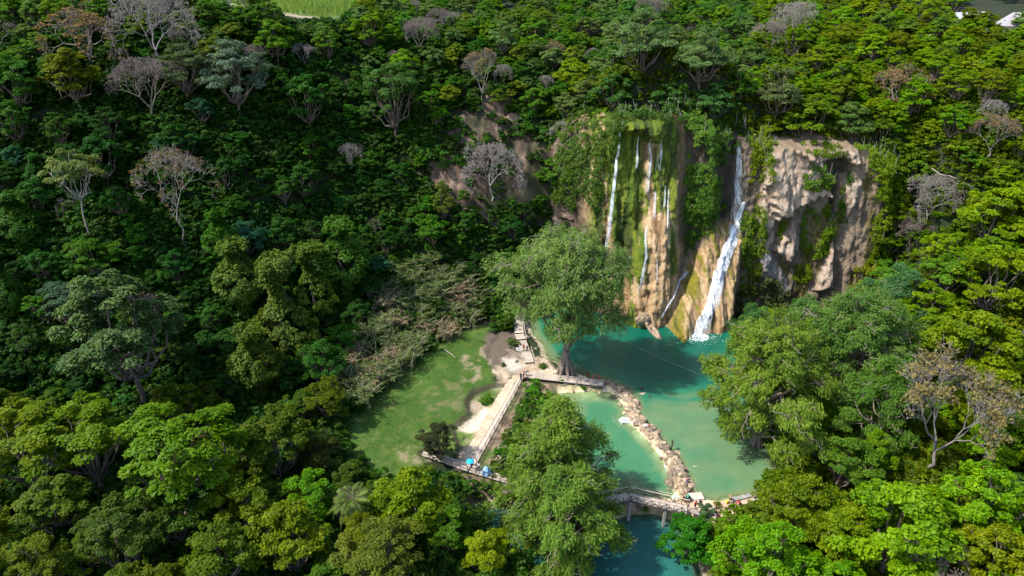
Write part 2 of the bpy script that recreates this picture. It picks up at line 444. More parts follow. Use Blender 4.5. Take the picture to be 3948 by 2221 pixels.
MUD = P2([(1900, 1300), (1980, 1275), (2015, 1345), (2120, 1385), (2150, 1430), (2020, 1452), (1960, 1560), (1880, 1660), (1800, 1800), (1750, 1800), (1790, 1680), (1880, 1560), (1925, 1500), (1915, 1440), (1855, 1360)], 1.2)
BEACH = P2([(2640, 1900), (2720, 1925), (2770, 1935), (2840, 1920), (2930, 1905), (2960, 1980), (2860, 2040), (2740, 2060), (2610, 2020), (2420, 2010), (2300, 1990), (2290, 1930), (2440, 1900), (2600, 1925)], 0.6)
SCARP = P2([(1895, 1480), (1990, 1470), (1990, 1560), (1900, 1640), (1830, 1700), (1770, 1720), (1740, 1640), (1800, 1590), (1800, 1545), (1830, 1510)], 1.5)
FIELD = [(-165, 215), (-165, 330), (-20, 330), (-35, 250), (-52, 205), (-70, 199), (-110, 196)]

gx = np.unique(np.concatenate([np.arange(-320, -34, 2.4), np.arange(-34, 62, 0.48), np.arange(62, 321, 2.4)]))
gy = np.unique(np.concatenate([np.arange(0, 74, 2.4), np.arange(74, 150, 0.48), np.arange(150, 190, 0.7), np.arange(190, 441, 2.6)]))
GX, GY = np.meshgrid(gx, gy)
Z = rbf(GX, GY)
slope_w = sstep(3, 14, Z)
Z = Z + fbm(GX / 14, GY / 14, octv=4, seed=3) * (0.25 + 2.0 * slope_w)
ROCKY = [at_y(px, py, y)[:2] for px, py, y in ((1620, 740, 161), (1700, 560, 167), (1780, 400, 175), (1820, 300, 181), (1930, 300, 181), (2020, 430, 173), (2160, 520, 169), (2230, 610, 166), (2200, 720, 163), (2000, 770, 160), (1800, 790, 158))]
d_rk = poly_sdf(GX, GY, ROCKY)
rk_w = sstep(-5, 2, d_rk)
rr1 = fbm(GX / 5.0, GY / 2.2, octv=5, seed=14); Z = Z + rk_w * (1.2 * (0.5 - np.abs(rr1) * 2) + 1.8 * (.4 - np.abs(fbm(GX / 2.6, GY / 1.6, octv=4, seed=15)) * 1.6))
d_lawn = poly_sdf(GX, GY, LAWN); d_mud = poly_sdf(GX, GY, MUD); d_beach = poly_sdf(GX, GY, BEACH); d_sc = poly_sdf(GX, GY, SCARP)
flat = sstep(-3, 1, np.maximum(np.maximum(d_lawn, d_mud), d_beach))
nz1 = fbm(GX / 3.0, GY / 3.0, octv=4, seed=9)
Z = Z * (1 - flat) + flat * (np.clip(Z, 0.6, 1.9) + nz1 * 0.15)
Z = Z - 0.75 * sstep(-0.15, 0.35, d_sc + nz1 * 1.0) - 0.5 * sstep(0.2, 1.2, d_mud + nz1)
d_up = poly_sdf(GX, GY, UP_POOL); d_mid = poly_sdf(GX, GY, MID_POOL); d_low = poly_sdf(GX, GY, LOW_POOL)
MID_LEVEL, LOW_LEVEL = -0.4, -1.8
def carve(Z, d, lvl, depth, bank):
    e = np.maximum(-d, 0)
    Z = np.minimum(Z, np.where(d > 0, 99, lvl + 0.22 + e * bank + np.maximum(e - 5, 0) * 3))
    return np.where(d > 0, np.minimum(Z, lvl + 0.15 - depth), Z)
shal = 1 - sstep(108, 120, GY + 3 * fbm(GX / 7, GY / 7, octv=3, seed=21))
dep_up = np.minimum(d_up * 0.5, 5.0 - 3.9 * shal) + 0.35 * fbm(GX / 3.5, GY / 3.5, octv=4, seed=31) * sstep(0, 2, d_up)
shelf = poly_sdf(GX, GY, P2([(2548, 1500), (2580, 1485), (2640, 1495), (2680, 1520), (2640, 1532), (2580, 1525)], -0.2))
dep_up = np.where(shelf > -1.5, np.minimum(dep_up, 0.22 + np.maximum(-shelf, 0) * 1.2 + 0.12 * nz1), dep_up)
Z = carve(Z, d_up, 0.0, np.maximum(dep_up, 0.02), 0.7)
dep_mid = np.minimum(d_mid * 0.35, 1.5) + 1.15 * fbm(GX / 4, GY / 4, octv=4, seed=41) * sstep(0.3, 2.5, d_mid)
Z = carve(Z, d_mid, MID_LEVEL, np.maximum(dep_mid, 0.05), 1.2)
Z = carve(Z, d_low + 0.5 * nz1, LOW_LEVEL, np.minimum(np.maximum(d_low, 0) * 0.9, 4.0), 2.6)
# the weir's own ridge between the two pools
wd = np.full(GX.shape, 99.0)
for (ax, ay), (bx, by) in zip(weir_line[:-1], weir_line[1:]):
    t = np.clip(((GX - ax) * (bx - ax) + (GY - ay) * (by - ay)) / ((bx - ax) ** 2 + (by - ay) ** 2), 0, 1)
    wd = np.minimum(wd, np.hypot(GX - ax - t * (bx - ax), GY - ay - t * (by - ay)))
Z = np.maximum(Z, 0.30 + nz1 * 0.35 - np.maximum(wd - 0.5, 0) * 0.75)

def seg_dist(a, b):
    t = np.clip(((GX - a[0]) * (b[0] - a[0]) + (GY - a[1]) * (b[1] - a[1])) / ((b[0] - a[0]) ** 2 + (b[1] - a[1]) ** 2), 0, 1)
    return np.hypot(GX - a[0] - t * (b[0] - a[0]), GY - a[1] - t * (b[1] - a[1]))
pth = [at(px, py, 1.15) for px, py in ((2005, 1447), (1950, 1531), (1890, 1645), (1825, 1752), (1805, 1790))]
pdist = np.minimum.reduce([seg_dist(p, q) for p, q in zip(pth[:-1], pth[1:])])
w_ = (1 - sstep(1.6, 3.6, pdist)) * (d_mid < -0.5)
Z = Z * (1 - w_) + w_ * (1.0 + 0.1 * nz1)
for a, b, zz, wd_ in ((at(2012, 1441, 1.2), at(2331, 1477, 1.0), .35, 1.9), (at(2040, 1397, 1), at(2012, 1312, 1.3), .55, 1.7), (at(2010, 1308, 1.5), at(2000, 1198, 2.4), 1.1, 1.7), (at(1650, 1745, 1.6), at(1965, 1850, 1.2), .75, 1.3)):
    dd = seg_dist(a, b); Z = np.minimum(Z, zz + np.maximum(dd - wd_, 0) * 1.5 + 0.15 * nz1)

def ground(x, y):
    x = np.asarray(x, float); y = np.asarray(y, float)
    i = np.clip(np.searchsorted(gx, x) - 1, 0, len(gx) - 2); j = np.clip(np.searchsorted(gy, y) - 1, 0, len(gy) - 2)
    fx = np.clip((x - gx[i]) / (gx[i+1] - gx[i]), 0, 1); fy = np.clip((y - gy[j]) / (gy[j+1] - gy[j]), 0, 1)
    return Z[j, i] * (1-fx) * (1-fy) + Z[j, i+1] * fx * (1-fy) + Z[j+1, i] * (1-fx) * fy + Z[j+1, i+1] * fx * fy
def hit(px, py, dz=0.0):
    """walk along the line of sight until it is dz above the ground"""
    d = ray(px, py)
    t = np.linspace(35, 480, 2200)
    x, y, z = d[0] * t, d[1] * t, CAM_H + d[2] * t
    below = z - (ground(x, y) + dz) < 0
    k = int(np.argmax(below)) if below.any() else len(t) - 1
    return float(x[k]), float(y[k]), float(z[k])

# what the ground is made of
gyy, gxx = np.gradient(Z, gy, gx)
steep = np.sqrt(gxx ** 2 + gyy ** 2)
n2 = fbm(GX / 1.7, GY / 1.7, octv=5, seed=55) + .35 * vnoise(GX * 1.3, GY * 1.3, 0, 56); n3 = fbm(GX / 9, GY / 9, octv=4, seed=66)
def c3(r, g, b): return np.array([r, g, b], float)
col = np.ones(GX.shape + (3,)) * c3(0.020, 0.024, 0.010)
def lay(col, w, c): w = np.clip(w, 0, 1)[..., None]; return col * (1 - w) + w * c
col = lay(col, sstep(-0.1, 0.3, n3), c3(0.016, 0.028, 0.008))
rk = sstep(-2.5, 1.5, d_rk + 2.2 * n3 + n2)
col = lay(col, rk, c3(0.105, 0.068, 0.046)); col = lay(col, rk * sstep(0.1, 0.4, n2), c3(0.19, 0.135, 0.098)); col = lay(col, rk * sstep(0.0, 0.3, -n2), c3(0.04, 0.032, 0.02)); col = lay(col, rk * sstep(0.0, 0.25, -n3) * .8, c3(0.03, 0.035, 0.012))
gr = sstep(-0.6, 0.6, d_lawn + 0.8 * n2)
grass_c = c3(0.042, 0.092, 0.010)
col = lay(col, gr, grass_c); col = lay(col, gr * sstep(-0.15, 0.4, n3), c3(0.075, 0.118, 0.018)); col = lay(col, gr * sstep(0.05, 0.4, n2) * .5, c3(0.11, 0.13, 0.03))
patch = P2([(1610, 1560), (1720, 1480), (1800, 1490), (1790, 1560), (1700, 1600)], 1.8); dp = poly_sdf(GX, GY, patch)
dry = sstep(-1.2, 0.8, dp + n2 * 1.3)
col = lay(col, gr * dry * sstep(-.2, .15, n2) * 0.55, c3(0.15, 0.13, 0.06))
for pp in ([(1790, 1360), (1850, 1390), (1840, 1480), (1790, 1470)], [(1540, 1740), (1600, 1720), (1660, 1745), (1650, 1770), (1560, 1770)], [(1380, 1340 + 150), (1420, 1500), (1400, 1530)]):
    dd = poly_sdf(GX, GY, P2(pp, 1.8)); col = lay(col, sstep(-0.8, 0.5, dd + n2 * 1.2) * sstep(-.15, .15, n2) * .6, c3(0.33, 0.25, 0.17))
md = sstep(-0.5, 0.4, d_mud + n2 * 0.9)
col = lay(col, md, c3(0.36, 0.275, 0.185)); col = lay(col, md * sstep(0.02, 0.3, n2), c3(0.50, 0.405, 0.29)); col = lay(col, md * sstep(0.05, 0.4, -n3), c3(0.22, 0.17, 0.12))
darkmud = poly_sdf(GX, GY, P2([(1880, 1300), (1980, 1275), (2000, 1350), (1960, 1380), (1910, 1420), (1870, 1370)], 1.2))
col = lay(col, sstep(-0.8, 0.8, darkmud + n2), c3(0.11, 0.085, 0.062))
pale = poly_sdf(GX, GY, P2([(1940, 1385), (1990, 1375), (2030, 1405), (1990, 1430), (1945, 1410)], 1.0))
col = lay(col, sstep(-0.6, 0.6, pale + n2), c3(0.44, 0.40, 0.33))
scg = sstep(-0.3, 0.5, d_sc)
col = lay(col, scg * sstep(-.25, 0.2, n2 + .2), c3(0.085, 0.14, 0.022)); col = lay(col, scg * sstep(0.05, 0.3, -n3), c3(0.33, 0.26, 0.18))
sand = poly_sdf(GX, GY, P2([(1760, 1640), (1870, 1570), (1900, 1590), (1840, 1660), (1790, 1650)], 1.0))
col = lay(col, sstep(-0.5, 0.5, sand + n2), c3(0.52, 0.43, 0.32))
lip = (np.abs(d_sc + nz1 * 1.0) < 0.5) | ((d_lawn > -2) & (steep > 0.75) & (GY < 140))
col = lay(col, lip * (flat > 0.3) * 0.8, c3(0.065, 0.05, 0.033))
bc = sstep(-0.6, 0.4, d_beach + n2 * 0.7)
col = lay(col, bc, c3(0.42, 0.30, 0.20)); col = lay(col, bc * sstep(0.0, 0.35, n2), c3(0.52, 0.40, 0.28))
bank = (np.maximum(d_mid, d_low) > -4) & (flat < 0.5)
col = lay(col, bank * 0.9, c3(0.13, 0.095, 0.058)); col = lay(col, bank * sstep(0.0, 0.3, n2), c3(0.21, 0.155, 0.10))
bkp = poly_sdf(GX, GY, P2([(2030, 1458), (2160, 1495), (2090, 1640), (2085, 1800), (1970, 1880), (1850, 1830), (1850, 1775), (1990, 1540)], .8)); bk2 = sstep(-1.0, 0.6, bkp + n2)
col = lay(col, bk2, c3(0.17, 0.125, 0.078)); col = lay(col, bk2 * sstep(0, .3, n2), c3(0.27, 0.20, 0.13)); col = lay(col, bk2 * sstep(0.0, .3, n3 - .5 * n2), c3(0.07, 0.105, 0.02)); col = lay(col, bk2 * sstep(.15, .4, -n2), c3(0.07, 0.05, 0.03))
bed = (np.maximum(np.maximum(d_up, d_mid) + .9, d_low) > 0).astype(float)
col = lay(col, bed, c3(0.46, 0.38, 0.22)); col = lay(col, bed * sstep(0.0, 0.35, -n2), c3(0.20, 0.19, 0.09)); col = lay(col, bed * sstep(0.12, .35, n2), c3(0.62, 0.53, 0.36))
wr = sstep(2.2, 0.6, wd + n2)
wr = 1 - sstep(0.6, 2.2, wd + n2)
col = lay(col, wr, c3(0.50, 0.385, 0.25)); col = lay(col, wr * sstep(0.05, .3, -n2), c3(0.20, 0.15, 0.09))
fd = sstep(-2, 2, poly_sdf(GX, GY, FIELD))
col = lay(col, fd, c3(0.13, 0.19, 0.05)); col = lay(col, fd * (GX > -84) * (1 - sstep(204, 209, GY + n2 * 2)), c3(0.36, 0.26, 0.19))
ny, nx = GX.shape
idx = np.arange(ny * nx).reshape(ny, nx)
Fq = np.stack([idx[:-1, :-1], idx[:-1, 1:], idx[1:, 1:], idx[1:, :-1]], -1).reshape(-1, 4)
M['ground'] = vcol_mat('ground', 0.95, 1.6, 0.7, 0.2, var=(0.7, 1.28))
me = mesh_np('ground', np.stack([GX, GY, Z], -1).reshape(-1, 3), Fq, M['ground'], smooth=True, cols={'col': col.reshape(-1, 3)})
tag(link('ground', me), kind='structure')

# ------------------------------------------------------------------ the cliff: y as a function of (x, z)
cx = np.arange(-4, 104, 0.28); cz = np.arange(-3.0, 47, 0.28)
CX, CZ = np.meshgrid(cx, cz)
def XZ(pts, y=150.0): return [(at_y(px, py, y)[0], at_y(px, py, y)[2]) for px, py in pts]
ribs = fbm(CX * 0.55, CZ * 0.07, octv=4, seed=71); rough = fbm(CX * 0.45, CZ * 0.45, octv=5, seed=72); fine = fbm(CX * 1.6, CZ * 0.9, octv=4, seed=73)
Yc = np.interp(CX, CLX, CLB)
mossw = sstep(15, 22, CX) * (1 - sstep(36, 41, CX))
tanw = sstep(55, 60, CX)
Yc = Yc + 0.10 * CZ + (0.03 + 0.02 * mossw) * CZ
Yc = Yc - 1.6 * (1 - sstep(14, 20, CX)) * fbm(CX * .3, CZ * .6, octv=4, seed=75)
ridge = 1 - np.abs(fbm(CX * .42 + .08 * CZ, CZ * .17, octv=4, seed=74)) * 3
Yc = Yc - 0.5 * tanw * ridge.clip(-.6, 1)
Yc = Yc - 1.3 * ribs * (1 - 0.4 * tanw) - 0.9 * rough * (1 - .45 * tanw) - 0.28 * fine
bulge = 1 - sstep(5.5, 11.5, np.abs(CX - 28.6 - 0.02 * (CZ - 20)) - 0.07 * (44 - CZ) + 1.2 * rough)
Yc = Yc + 3.6 * (1 - bulge) * sstep(10, 16, CX) * (1 - sstep(50, 56, CX)) * sstep(2, 12, CZ) - 1.2 * bulge
# brow over the mossy fall with an alcove behind its hanging fringe
brow = poly_sdf(CX, CZ, XZ([(2408, 485), (2470, 462), (2560, 470), (2575, 520), (2545, 560), (2500, 558), (2470, 520), (2420, 515)], 151))
Yc -= 2.6 * sstep(-0.5, 1.6, brow + fine * 0.7)
alc = poly_sdf(CX, CZ, XZ([(2400, 520), (2560, 530), (2600, 700), (2540, 820), (2440, 900), (2420, 700)], 151))
Yc += 2.6 * sstep(-2, 3, alc)
# travertine cone below it
cw_ = 2.5 + (24.5 - np.clip(CZ, 0, 24.5)) * 0.26
cone = np.clip(1 - np.abs(CX - 33.5 + 0.06 * (24 - CZ)) / cw_, 0, 1) * sstep(26.0, 22.0, CZ) if False else np.clip(1 - np.abs(CX - 33.5 + 0.06 * (24 - CZ)) / cw_, 0, 1) * (1 - sstep(22.5, 25.0, CZ + fine))
Yc -= (1.6 + 0.17 * np.clip(24 - CZ, 0, 24)) * np.sqrt(cone)
for cx0, ztop, wdt, amp in ((28.5, 19.5, 2.0, 1.5), (23.5, 15, 2.4, 1.6), (19.5, 18, 1.8, 1.4), (37.4, 31, 1.3, 1.2), (31.2, 38.5, 1.0, 0.9), (28.2, 37, 0.9, 0.8), (34.0, 37.5, 1.1, 1.0)):
    b = np.clip(1 - np.abs(CX - cx0) / (wdt + 0.05 * (ztop - CZ).clip(0)), 0, 1) * (1 - sstep(ztop - 1.5, ztop + 0.6, CZ + fine))
    Yc -= amp * np.sqrt(b)
# apron under the right-hand fall: leans far forward
ax_c = 51.5 - 0.42 * (21 - CZ).clip(0)
apw = np.clip(1 - np.abs(CX - ax_c) / np.where(CX > ax_c, 5.5 + 0.30 * (21 - CZ).clip(0), 4.2 + 0.16 * (21 - CZ).clip(0)), 0, 1)
Yc -= np.clip(20.5 - CZ, 0, 30) * 0.50 * sstep(0, 0.45, apw) 
apn = fbm((CX + 0.42 * CZ) * 0.9, CZ * 0.1, octv=4, seed=77)
Yc -= 0.8 * apn * sstep(0, 0.4, apw) * (CZ < 21)
# gully behind the upper right-hand fall
gul = np.exp(-((CX - 49.5) / 3.4) ** 2) * sstep(18, 22, CZ)
Yc += 2.4 * gul
# tan cliff: slabs with undercut lower edges, a dark cavity, two fins
s1 = poly_sdf(CX, CZ, XZ([(2985, 590), (3060, 575), (3150, 600), (3225, 680), (3232, 780), (3160, 790), (3095, 820), (3070, 850), (3005, 850), (2975, 760), (2960, 700)], 152)) + 0.7 * fine + 0.5 * rough
Yc -= 3.0 * sstep(-0.3, 0.9, s1)
s2 = poly_sdf(CX, CZ, XZ([(3060, 575), (3200, 590), (3340, 600), (3345, 640), (3320, 660), (3280, 625), (3230, 640), (3150, 640)], 152)) + 0.4 * fine
Yc -= 2.4 * sstep(-0.3, 0.6, s2)
s3 = poly_sdf(CX, CZ, XZ([(3080, 865), (3095, 960), (3060, 1040), (2990, 980)], 152)) + 0.4 * fine
Yc -= 2.2 * sstep(-0.3, 0.9, s3)
s4 = poly_sdf(CX, CZ, XZ([(3232, 930), (3215, 1110), (3140, 1130), (3190, 1010)], 152)) + 0.4 * fine
Yc -= 2.2 * sstep(-0.3, 0.9, s4)
s5 = poly_sdf(CX, CZ, XZ([(3300, 690), (3345, 720), (3330, 800), (3285, 860), (3280, 780)], 152)) + 0.4 * fine
Yc -= 1.4 * sstep(-0.3, 0.9, s5)
cav = poly_sdf(CX, CZ, XZ([(3225, 630), (3275, 620), (3320, 655), (3310, 690), (3270, 700), (3245, 860), (3215, 880), (3232, 740)], 152))
Yc += 3.2 * sstep(-0.3, 1.0, cav + 0.3 * fine)
s6 = poly_sdf(CX, CZ, XZ([(2950, 960), (2985, 990), (3060, 1120), (3040, 1160), (2950, 1080), (2930, 1010)], 152)) + 0.5 * fine
Yc -= 1.8 * sstep(-0.3, 1.0, s6)
Yc += np.clip(CX - 84, 0, 30) ** 1.4 * 0.35 + np.clip(17 - CX, 0, 30) ** 1.35 * 0.6
s7 = poly_sdf(CX, CZ, XZ([(2975, 640), (3050, 680), (3075, 850), (3010, 870), (2985, 1000), (2950, 1075), (2905, 1075), (2925, 900), (2950, 760)], 152)) + 0.6 * fine + .3 * rough
Yc -= 1.7 * sstep(-0.3, 1.2, s7)
crest = np.interp(CX, CLX, CLT) + 0.8 * rough
over = np.clip(CZ - crest, 0, 20)
Yc = Yc + over * 1.8
CZ2 = np.where(over > 0, crest + over * 0.35, CZ)
def cliff_y(x, z):
    i = np.clip(((np.asarray(x, float) - cx[0]) / 0.28).astype(int), 0, len(cx) - 1); j = np.clip(((np.asarray(z, float) - cz[0]) / 0.28).astype(int), 0, len(cz) - 1)
    return Yc[j, i]
# colours of the stone, moss and stains
streak = fbm(CX * 2.0 + 0.1 * CZ + 1.3 * rough, CZ * 0.14 + .5 * rough, octv=4, seed=78)
Yc = Yc - 0.40 * streak * np.maximum(mossw, sstep(0, 0.3, apw) * (CZ < 22))
cc = np.ones(CX.shape + (3,)) * c3(0.17, 0.125, 0.085)
cc = lay(cc, sstep(0.0, 0.4, rough), c3(0.25, 0.19, 0.135)); cc = lay(cc, sstep(0.1, 0.4, -fine), c3(0.08, 0.06, 0.042))
# flowstone of the two falls: ochre
ochre = np.maximum(sstep(14, 19, CX) * (1 - sstep(38, 41, CX)), sstep(-0.05, 0.25, apw) * (CZ < 23))
cc = lay(cc, ochre, c3(0.40, 0.25, 0.115)); cc = lay(cc, ochre * sstep(0.05, 0.4, fine), c3(0.50, 0.34, 0.18)); cc = lay(cc, ochre * sstep(0.1, 0.35, -ribs), c3(0.22, 0.13, 0.06))
up_m = mossw * sstep(18, 38, CZ)
cc = lay(cc, up_m * 0.75, c3(0.20, 0.125, 0.06))
cc = lay(cc, ochre * sstep(0.08, 0.3, streak) * .7, c3(0.56, 0.40, 0.23)); cc = lay(cc, ochre * sstep(0.08, 0.3, -streak) * .8, c3(0.19, 0.115, 0.05))
# moss in long hanging strips
ms = fbm(CX * 0.42 + 0.03 * CZ + .35 * rough, CZ * 0.06, octv=4, seed=81) + 0.25 * fine
mo = sstep(-0.03, 0.10, ms + 0.14 + 0.14 * sstep(8, 20, CZ) - 0.55 * (1 - sstep(4, 13, CZ + 4 * rough))) * sstep(17, 20, CX) * (1 - sstep(36.5, 38.5, CX))
for pp, sgn in (([(2470, 540), (2500, 620), (2470, 900), (2450, 1050), (2400, 1000), (2400, 700), (2420, 560)], 1), ([(2510, 860), (2500, 960), (2470, 1020), (2440, 1000), (2460, 900)], 1), ([(2540, 600), (2570, 620), (2580, 700), (2540, 740), (2520, 700)], 1), ([(2555, 870), (2600, 870), (2610, 1050), (2560, 1010)], 1),
                ([(2480, 850), (2560, 820), (2590, 860), (2560, 960), (2560, 1040), (2500, 1000)], -1), ([(2500, 560), (2550, 580), (2540, 660), (2490, 640)], -1)):
    q = sstep(-0.8, 0.7, poly_sdf(CX, CZ, XZ(pp, 148)) + 0.9 * fine + ribs)
    mo = np.maximum(mo, q) if sgn > 0 else mo * (1 - q)
mo = np.maximum(mo, sstep(-0.3, 0.5, brow))
amo = sstep(0.08, 0.25, apn * 0.8 + 0.35 * fine + 0.25 * (ax_c - CX) / 6) * sstep(0, 0.2, apw) * (CZ < 20)
moss_c = c3(0.070, 0.120, 0.005)
cc = lay(cc, mo, moss_c); cc = lay(cc, mo * sstep(0.0, 0.35, fine), c3(0.12, 0.16, 0.008)); cc = lay(cc, mo * sstep(0.05, 0.35, -ribs), c3(0.045, 0.06, 0.008)); cc = lay(cc, mo * sstep(0.1, 0.3, streak) * .8, c3(0.17, 0.20, 0.010)); cc = lay(cc, mo * sstep(0.1, 0.3, -streak) * .8, c3(0.035, 0.055, 0.006))
cc = lay(cc, amo, c3(0.20, 0.17, 0.018)); cc = lay(cc, amo * sstep(0.1, 0.35, -fine), c3(0.09, 0.09, 0.015))
Yc = Yc - 0.35 * mo * (0.7 + fine)
# tan cliff colours
tn = sstep(56.5, 58.5, CX + 0.06 * (20 - CZ)) * (1 - sstep(93, 96, CX))
cc = lay(cc, tn, c3(0.23, 0.17, 0.115))
mossy_st = sstep(0.0, 0.25, fbm(CX * 0.35, CZ * 0.06, octv=4, seed=91) + 0.2 * fine)
cc = lay(cc, tn * mossy_st * (1 - sstep(30, 36, CZ)), c3(0.13, 0.105, 0.032))
slabs = np.maximum.reduce([sstep(-0.4, 0.5, s) for s in (s1, s2, s3, s4, s5, s7)])
cc = lay(cc, slabs, c3(0.42, 0.305, 0.215)); cc = lay(cc, slabs * sstep(0.0, 0.35, rough + 0.5 * fine), c3(0.50, 0.385, 0.285)); cc = lay(cc, slabs * sstep(0.14, 0.4, -fine), c3(0.22, 0.165, 0.12))
s6m = sstep(-0.4, 0.5, s6); cc = lay(cc, s6m, c3(0.30, 0.265, 0.235))
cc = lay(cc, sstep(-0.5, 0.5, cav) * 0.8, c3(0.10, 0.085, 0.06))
cc = lay(cc, tn * sstep(-0.3, 1.0, CZ - crest + 1.0), c3(0.26, 0.19, 0.12))
# the wall left of the mossy fall and the gully: darker rock colour
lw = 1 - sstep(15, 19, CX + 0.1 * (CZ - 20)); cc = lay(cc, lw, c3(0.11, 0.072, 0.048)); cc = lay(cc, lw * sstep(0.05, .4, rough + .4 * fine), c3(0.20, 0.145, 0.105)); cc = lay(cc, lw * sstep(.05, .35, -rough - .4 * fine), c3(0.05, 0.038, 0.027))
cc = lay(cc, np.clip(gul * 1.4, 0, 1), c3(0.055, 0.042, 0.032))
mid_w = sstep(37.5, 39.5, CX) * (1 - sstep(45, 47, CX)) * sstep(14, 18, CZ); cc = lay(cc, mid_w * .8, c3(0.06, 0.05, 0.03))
cny, cnx = CX.shape
ci = np.arange(cny * cnx).reshape(cny, cnx)
CF = np.stack([ci[:-1, :-1], ci[:-1, 1:], ci[1:, 1:], ci[1:, :-1]], -1).reshape(-1, 4)
wet = np.clip(ochre, 0, 1) * 0.7
M['cliff'] = vcol_mat('cliff_rock', 0.9, 0.9, 0.9, 0.5, var=(0.62, 1.35), rough_from='wet', stretch=(1.3, 1.3, 0.55))
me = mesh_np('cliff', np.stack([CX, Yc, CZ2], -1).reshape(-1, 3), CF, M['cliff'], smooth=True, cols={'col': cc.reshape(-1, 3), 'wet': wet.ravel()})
tag(link('cliff', me), kind='structure')

# ------------------------------------------------------------------ water
def water_sheet(name, poly, lvl, step, mat, extra=0.6):
    P = np.array(poly); x0, y0 = P.min(0) - 2; x1, y1 = P.max(0) + 2
    xs = np.arange(x0, x1, step); ys = np.arange(y0, y1, step)
    X, Y = np.meshgrid(xs, ys); d = poly_sdf(X, Y, poly)
    dep = np.clip(lvl - ground(X, Y), 0.0, 9)
    ok = d > -extra
    ids = np.arange(X.size).reshape(X.shape)
    q = ok[:-1, :-1] & ok[1:, :-1] & ok[:-1, 1:] & ok[1:, 1:]
    F = np.stack([ids[:-1, :-1], ids[:-1, 1:], ids[1:, 1:], ids[1:, :-1]], -1)[q]
    used, inv = np.unique(F, return_inverse=True)
    V = np.stack([X.ravel(), Y.ravel(), np.full(X.size, lvl)], -1)[used]
    me = mesh_np(name, V, inv.reshape(F.shape), mat, smooth=True, cols={'depth': dep.ravel()[used]})
    return tag(link(name, me), kind='structure')
M['water_up'] = water_mat('emerald_water', (0.003, 0.088, 0.054), (0.020, 0.150, 0.080), (0.26, 0.30, 0.13), 1.5)
M['water_mid'] = water_mat('pale_green_water', (0.006, 0.085, 0.052), (0.05, 0.185, 0.088), (0.26, 0.31, 0.15), 1.1)
M['water_low'] = water_mat('teal_water', (0.018, 0.105, 0.088), (0.020, 0.110, 0.088), (0.06, 0.12, 0.08), 1.2)
water_sheet('upper_pool_water', UP_POOL, 0.0, 0.6, M['water_up'], 0.9)
water_sheet('middle_pool_water', MID_POOL, MID_LEVEL, 0.5, M['water_mid'], 0.7)
water_sheet('lower_pool_water', LOW_POOL, LOW_LEVEL, 1.0, M['water_low'], 1.5)

# ------------------------------------------------------------------ plants: leaf and branch builders
def unit(v): return v / np.maximum(np.linalg.norm(v, axis=-1, keepdims=True), 1e-9)
def leaf_quads(cen, nrm, axis, Ln, Wd, fold=0.25):
    """rhombic leaves, folded along the midrib"""
    nrm = unit(nrm); axis = unit(axis - (axis * nrm).sum(-1, keepdims=True) * nrm); side = np.cross(nrm, axis)
    Ln = np.broadcast_to(np.asarray(Ln, float), (len(cen),))[:, None]; Wd = np.broadcast_to(np.asarray(Wd, float), (len(cen),))[:, None]
    a = cen - axis * Ln * 0.5; b = cen + side * Wd * 0.5 + nrm * Wd * fold; c = cen + axis * Ln * 0.5; d = cen - side * Wd * 0.5 + nrm * Wd * fold
    V = np.stack([a, b, c, d], 1).reshape(-1, 3)
    F = np.arange(len(cen) * 4).reshape(-1, 4)
    return V, F
def seg_tubes(segs, n=5):
    """segs: array rows x0 y0 z0 r0 x1 y1 z1 r1"""
    S = np.asarray(segs, float); p = S[:, 0:3]; q = S[:, 4:7]
    d = unit(q - p); up = np.where(np.abs(d[:, 2:3]) < 0.9, [[0, 0, 1.0]], [[1.0, 0, 0]]); a = unit(np.cross(d, up)); c = np.cross(a, d)
    t = np.arange(n) * 2 * np.pi / n
    ring = np.cos(t)[None, :, None] * a[:, None] + np.sin(t)[None, :, None] * c[:, None]
    V = np.concatenate([p[:, None] + ring * S[:, 3][:, None, None], q[:, None] + ring * S[:, 7][:, None, None]], 1).reshape(-1, 3)
    k = np.arange(n); base = (np.arange(len(S)) * 2 * n)[:, None, None]
    F = (np.stack([k, (k + 1) % n, (k + 1) % n + n, k + n], -1)[None] + base).reshape(-1, 4)
    return V, F
def rand_dirs(rs, n, zmin=-1.0):
    z = rs.uniform(zmin, 1, n); t = rs.uniform(0, 2 * np.pi, n); s = np.sqrt(1 - z * z)
    return np.stack([s * np.cos(t), s * np.sin(t), z], -1)
def bend(p, q, rs, n=4, sag=0.0, wob=0.12):
    p = np.asarray(p, float); q = np.asarray(q, float); L_ = np.linalg.norm(q - p)
    t = np.linspace(0, 1, n + 1)[:, None]
    pts = p + (q - p) * t + rs.normal(0, wob * L_ / n, (n + 1, 3)) * (t * (1 - t) * 4)
    pts[:, 2] += sag * L_ * (t[:, 0] * (1 - t[:, 0]) * 4)
    return pts
def add_path(segs, pts, r0, r1):
    n = len(pts) - 1
    for i in range(n):
        a = r0 + (r1 - r0) * i / n; b = r0 + (r1 - r0) * (i + 1) / n
        segs.append((*pts[i], a, *pts[i + 1], b))
